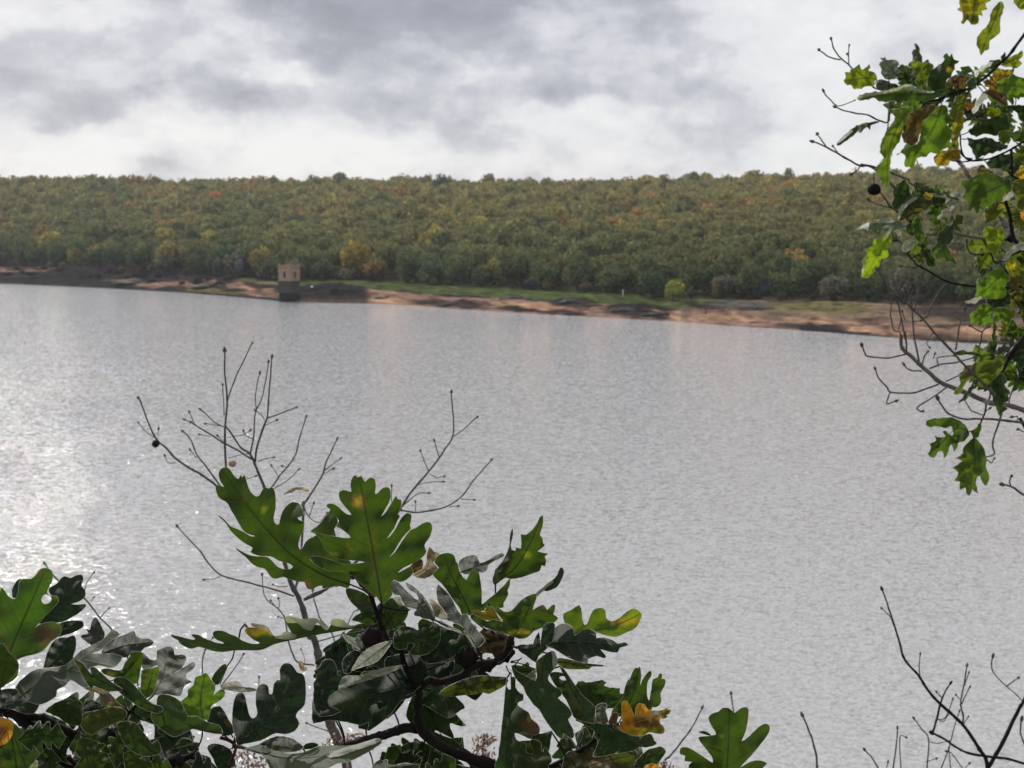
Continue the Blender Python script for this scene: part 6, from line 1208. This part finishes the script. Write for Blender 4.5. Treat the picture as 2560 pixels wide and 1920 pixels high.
lt('T2 500,685 560,640 640,615 760,590 850,605 945,650 900,680 800,690 760,700 720,690 690,745 650,700 600,690', 'T2 940,655 720,640 510,685', DT - .03, (.09, .12, .08), gx=-.5, gy=1.2, label='pale pointed leaf sticking out left against the wood', folds=(('T2 500,685 560,640 610,625 600,690 560,675', 'W'), ('T2 610,625 760,593 850,603 800,625 700,625', 'F')))
lt('T2 540,1100 565,1010 545,960 600,900 570,860 640,830 655,770 720,750 780,700 825,690 795,760 815,800 770,850 785,920 720,945 700,1000 660,1050 600,1110 570,1110', 'T2 810,700 720,850 580,1090', DT - .05, (.17, .24, .012), sharp=True, label='bright yellow-green leaf hanging at the left over the wood', folds=(('T2 545,1040 555,990 572,985 565,1050 548,1080', 'F'),))
lt('T2 1160,860 1200,820 1220,720 1290,660 1340,610 1358,680 1340,790 1300,820 1320,880 1350,930 1388,985 1330,970 1290,960 1260,930 1220,960 1180,900', 'T2 1350,640 1260,790 1290,940', DT - .04, 'N', gy=.7, label='two-tone leaf, dark above and lime green below', spots=(('T2 1270,900', 26, 18, 'L'),))
lt('T2 1060,870 1100,850 1150,870 1180,940 1200,1010 1150,1010 1110,990 1110,940 1070,920', 'T2 1080,860 1180,1000', DT - .02, 'M', gy=.4, res=8); lt('T2 1000,600 1060,570 1080,680 1100,760 1060,810 1030,780 1000,700', 'T2 1040,580 1060,800', DT - .03, 'G', gy=.2, res=8); lt('T2 900,850 920,800 990,770 1010,830 940,885', 'T2 1000,790 920,870', DT - .03, 'F', gx=-.4, gy=1, res=7); lt('T2 950,870 1000,800 1060,850 1050,900 980,900', 'T2 960,880 1050,850', DT, 'L', gy=.1, res=7)
lt('T2 830,690 870,680 900,730 870,740', 'T2 840,690 890,735', DT - .03, 'W', gy=1, res=5); lt('T2 940,640 1000,640 1060,660 1050,720 980,740 940,700', 'T2 950,660 1050,700', DT + .01, 'M', gy=.4, res=7); lt('T2 1020,420 1060,560 1090,600 1040,620 960,600', 'T2 1040,430 1040,600', DT, 'K', gy=.5, res=8)
lt('T2 1620,690 1660,655 1720,670 1780,660 1800,740 1790,800 1760,830 1730,920 1690,890 1650,860 1650,780 1625,740', 'T2 1740,660 1720,900', DT - .03, (.13, .18, .012), sharp=True, label='green leaf beside the dark knotted branch')
lt('T2 1810,1010 1850,950 1900,970 1915,1060 1870,1105 1840,1060', 'T2 1870,960 1870,1090', DT - .02, (.36, .32, .02), label='yellow leaf above the big hanging cluster'); lt('T2 1950,560 1977,520 2060,560 2050,620 1977,610', 'T2 1960,560 2050,600', DT - .02, 'O', res=6); lt('T2 1890,200 1940,150 1977,110 2060,150 2000,250 1930,230', 'T2 1900,210 2040,150', DT - .01, (.40, .25, .02), label='amber leaf at the right edge under the skyline')
lt('T2 1880,270 1940,240 2050,260 2080,400 2000,480 1940,520 1890,500 1930,420 1880,360', 'T2 2040,280 1920,480', DT - .02, (.10, .12, .02), sharp=True); lt('T2 1770,430 1800,400 1870,340 1885,390 1840,420 1800,440', 'T2 1780,430 1870,350', DT - .03, 'W', gx=-.6, gy=1.2, res=7); lt('T2 1740,490 1790,450 1800,490 1760,510', 'T2 1750,490 1790,470', DT, 'Y', res=5)
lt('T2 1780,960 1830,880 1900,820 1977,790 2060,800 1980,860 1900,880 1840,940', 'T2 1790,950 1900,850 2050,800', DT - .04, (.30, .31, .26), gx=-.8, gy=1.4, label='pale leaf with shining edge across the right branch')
lt('T2 1560,1180 1570,1120 1610,1110 1660,1070 1740,1030 1790,1030 1820,1080 1860,1120 1800,1180 1820,1260 1740,1300 1660,1290 1600,1300 1545,1290 1560,1230', 'T2 1800,1050 1680,1180 1560,1280', DT - .04, 'L', sharp=True, label='bright green leaf on top of the hanging cluster at the right')
lt('T2 1500,1430 1560,1400 1570,1360 1640,1340 1700,1380 1680,1450 1700,1500 1650,1540 1620,1520 1590,1540 1550,1510 1520,1520', 'T2 1690,1380 1530,1510', DT - .06, 'L', sharp=True, label='bright green leaf at the lower left of the hanging cluster'); lt('T2 1720,1390 1780,1370 1850,1390 1900,1400 1900,1450 1870,1470 1840,1535 1800,1500 1770,1470 1730,1510 1700,1480', 'T2 1740,1390 1860,1510', DT - .05, (.085, .14, .012), sharp=True, label='green leaf at the lower right of the hanging cluster')
lt('T2 1640,1290 1700,1230 1800,1220 1860,1270 1840,1350 1760,1390 1680,1420 1660,1340', 'T2 1830,1260 1680,1400', DT - .02, 'Q', gy=.7); lt('T2 1830,1100 1900,1080 1980,1110 2050,1180 2000,1260 1920,1240 1860,1180', 'T2 1840,1110 2020,1220', DT + .02, (.14, .13, .03), sharp=True); lt('T2 1880,1250 1950,1240 2040,1290 2040,1380 1960,1400 1900,1340', 'T2 1890,1260 2030,1370', DT, 'K', sharp=True, spots=(('T2 1930,1290', 9, 7, 'Y'),))
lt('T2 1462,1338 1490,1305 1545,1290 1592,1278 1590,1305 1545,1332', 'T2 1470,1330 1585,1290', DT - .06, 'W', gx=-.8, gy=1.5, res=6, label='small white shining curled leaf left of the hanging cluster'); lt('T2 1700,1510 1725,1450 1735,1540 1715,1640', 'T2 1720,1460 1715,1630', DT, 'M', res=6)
lt('T2 1810,1500 1880,1480 1920,1540 1990,1560 2060,1540 2060,1640 1960,1659 1900,1640 1870,1590 1820,1600 1840,1550', 'T2 2040,1580 1840,1560', DT - .02, 'G', sharp=True); lt('T2 1960,1400 2040,1380 2090,1450 2040,1520 1960,1490', 'T2 1970,1410 2060,1490', DT, 'K', res=8)
lt('T3 1340,185 1440,158 1480,175 1550,178 1605,208 1560,215 1500,195 1400,205', 'T3 1600,208 1350,185', DT - .03, 'M', gy=.3, res=7, sharp=True)
lt('T3 1360,550 1375,505 1415,450 1400,370 1440,350 1450,300 1520,290 1560,265 1600,270 1640,245 1700,250 1750,225 1800,280 1780,340 1700,420 1640,480 1580,475 1575,420 1520,420 1470,440 1440,490 1420,540', 'T3 1790,280 1620,350 1480,400 1375,545', DT - .08, (.070, .10, .014), gy=.1, sharp=True, label='green leaf draped over the pale branch', spots=(('T3 1500,350', 10, 16, 'B'),))
lt('T3 1400,630 1430,580 1480,510 1530,460 1520,520 1470,590', 'T3 1520,470 1405,625', DT - .08, 'S', gy=.6, res=6)
lt('T3 1700,430 1780,360 1830,440 1800,460 1860,540 1835,560 1845,610 1800,620 1800,660 1840,680 1790,700 1765,740 1740,700 1730,650 1710,640 1700,570 1730,540 1690,500', 'T3 1770,380 1780,560 1765,730', DT - .1, 'Q', gy=.5, sharp=True, label='dark green leaf hanging across the pale branch', spots=(('T3 1760,690', 12, 12, 'M'),))
lt('T3 1660,110 1690,70 1700,10 1735,40 1730,180 1700,195', 'T3 1720,180 1710,30', DT, 'M', gy=.3, res=8); lt('T3 1740,170 1790,110 1850,130 1830,90 1760,80 1790,40 1850,60 1900,20 1890,90 1840,180', 'T3 1750,170 1850,70', DT - .02, 'S', gx=-.5, gy=1.2, res=8)
lt('T3 1800,30 1850,0 1920,-30 2060,-40 2060,280 1990,290 1940,330 1900,260 1840,240 1810,200 1880,160 1910,110 1900,60', 'T3 1990,0 1900,250', DT - .02, (.022, .040, .014), gy=.7, sharp=True, label='dark leaf mass behind the branch at the right edge'); lt('T3 1900,240 1980,270 2060,330 2060,480 1977,470 1930,380', 'T3 1920,250 2040,440', DT, 'M', sharp=True)
lt('T3 1110,800 1145,770 1240,760 1340,755 1420,790 1480,850 1490,910 1450,960 1390,980 1390,1000 1360,1055 1340,990 1320,1010 1300,1080 1270,1112 1260,1050 1220,1060 1180,1112 1130,1078 1160,1020 1140,990 1200,960 1190,918 1250,932 1280,920 1260,880 1290,875 1330,915 1350,900 1345,850 1330,830 1280,850 1220,830 1130,838', 'T3 1490,880 1380,850 1230,1000 1150,1060', DT - .06, (.048, .085, .014), gy=.2, sharp=True, label='deeply cut dark green leaf hanging left, below the pale branch', spots=(('T3 1450,900', 12, 12, 'S'), ('T3 1230,785', 14, 6, 'L')))
lt('T3 1540,930 1590,980 1630,1050 1650,1130 1640,1200 1670,1262 1650,1350 1610,1330 1590,1270 1550,1310 1570,1422 1520,1390 1500,1442 1470,1430 1460,1370 1410,1392 1410,1320 1360,1312 1400,1240 1350,1200 1430,1140 1380,1110 1440,1070 1435,1030 1470,990 1510,950', 'T3 1530,935 1540,1150 1500,1430', DT - .08, (.050, .080, .013), gy=.2, sharp=True, label='deeply cut green leaf hanging lowest, below the pale branch', spots=(('T3 1560,1030', 16, 24, 'Q'), ('T3 1500,1280', 10, 18, 'L')), petiole='T3 1595,800')
lt('T3 1510,880 1560,840 1595,800 1600,860 1580,900 1560,940 1530,930', 'T3 1590,810 1540,930', DT - .05, 'G', res=7)
# small leaves filling the thick of the clusters
FC_ = [(.075, .10, .012), (.045, .068, .012), (.10, .11, .016), 'Q', 'M', 'G', 'G', 'L', (.11, .13, .016), (.10, .13, .016)]
fl_ = filler(ot, 'S 2470,300 2640,300 2640,900 2500,860 2440,700 2480,560', 42, DT + .02, FC_, (60, 105), (0, .8), (.22, .34), lobes=5, point=.6, rim=.8)
fl_ += filler(ot, 'S 2240,215 2330,230 2440,170 2560,190 2600,330 2480,330 2380,300 2250,300', 24, DT + .02, FC_, (60, 100), (0, .8), (.22, .34), lobes=5, point=.6, rim=.8)
fl_ += filler(ot, 'S 2190,160 2330,170 2420,200 2330,250 2200,210', 6, DT + .03, ['G', 'M', 'Q', 'N'], (55, 85), (.1, .9), (.22, .34), lobes=5, point=.6, rim=.8)
fl_ += filler(ot, 'S 2230,500 2330,480 2390,560 2370,640 2290,640', 9, DT + .02, ['G', 'M', 'Q', 'K', 'L'], (55, 95), (.1, .9), (.22, .34), lobes=5, point=.6, rim=.8)
fl_ += filler(ot, 'S 2440,890 2560,850 2600,960 2480,970 2420,940', 9, DT - .02, ['G', 'M', 'Q', 'K', 'L'], (55, 95), (.1, .7), (.22, .34), lobes=5, point=.6, rim=.8)
nlf = len([o for o in ot.children if o.name.split('.')[0] == 'leaf'])
print('tree leaves', nlf)
mg = merge(fl_, 'foliage', ot); mg['kind'] = 'stuff'

# ------------------------------------------------------------------ haze
m, nt = newmat("haze_air"); N = NT(nt)
pv = N.n('ShaderNodeVolumePrincipled'); pv.inputs['Color'].default_value = (.78, .82, .90, 1); pv.inputs['Density'].default_value = .00010; pv.inputs['Anisotropy'].default_value = .2
mo = N.n('ShaderNodeOutputMaterial'); N.link(pv.outputs[0], mo.inputs['Volume'])
v, f = boxvf(0, 570, 55, 3400, 1600, 120); hz_ = meshobj('haze', v, f, m, None, False); tag(hz_, kind='stuff')
hz_['label'] = 'thin bluish autumn haze over the lake'; hz_['category'] = 'haze'
sc.cycles.volume_bounces = 0
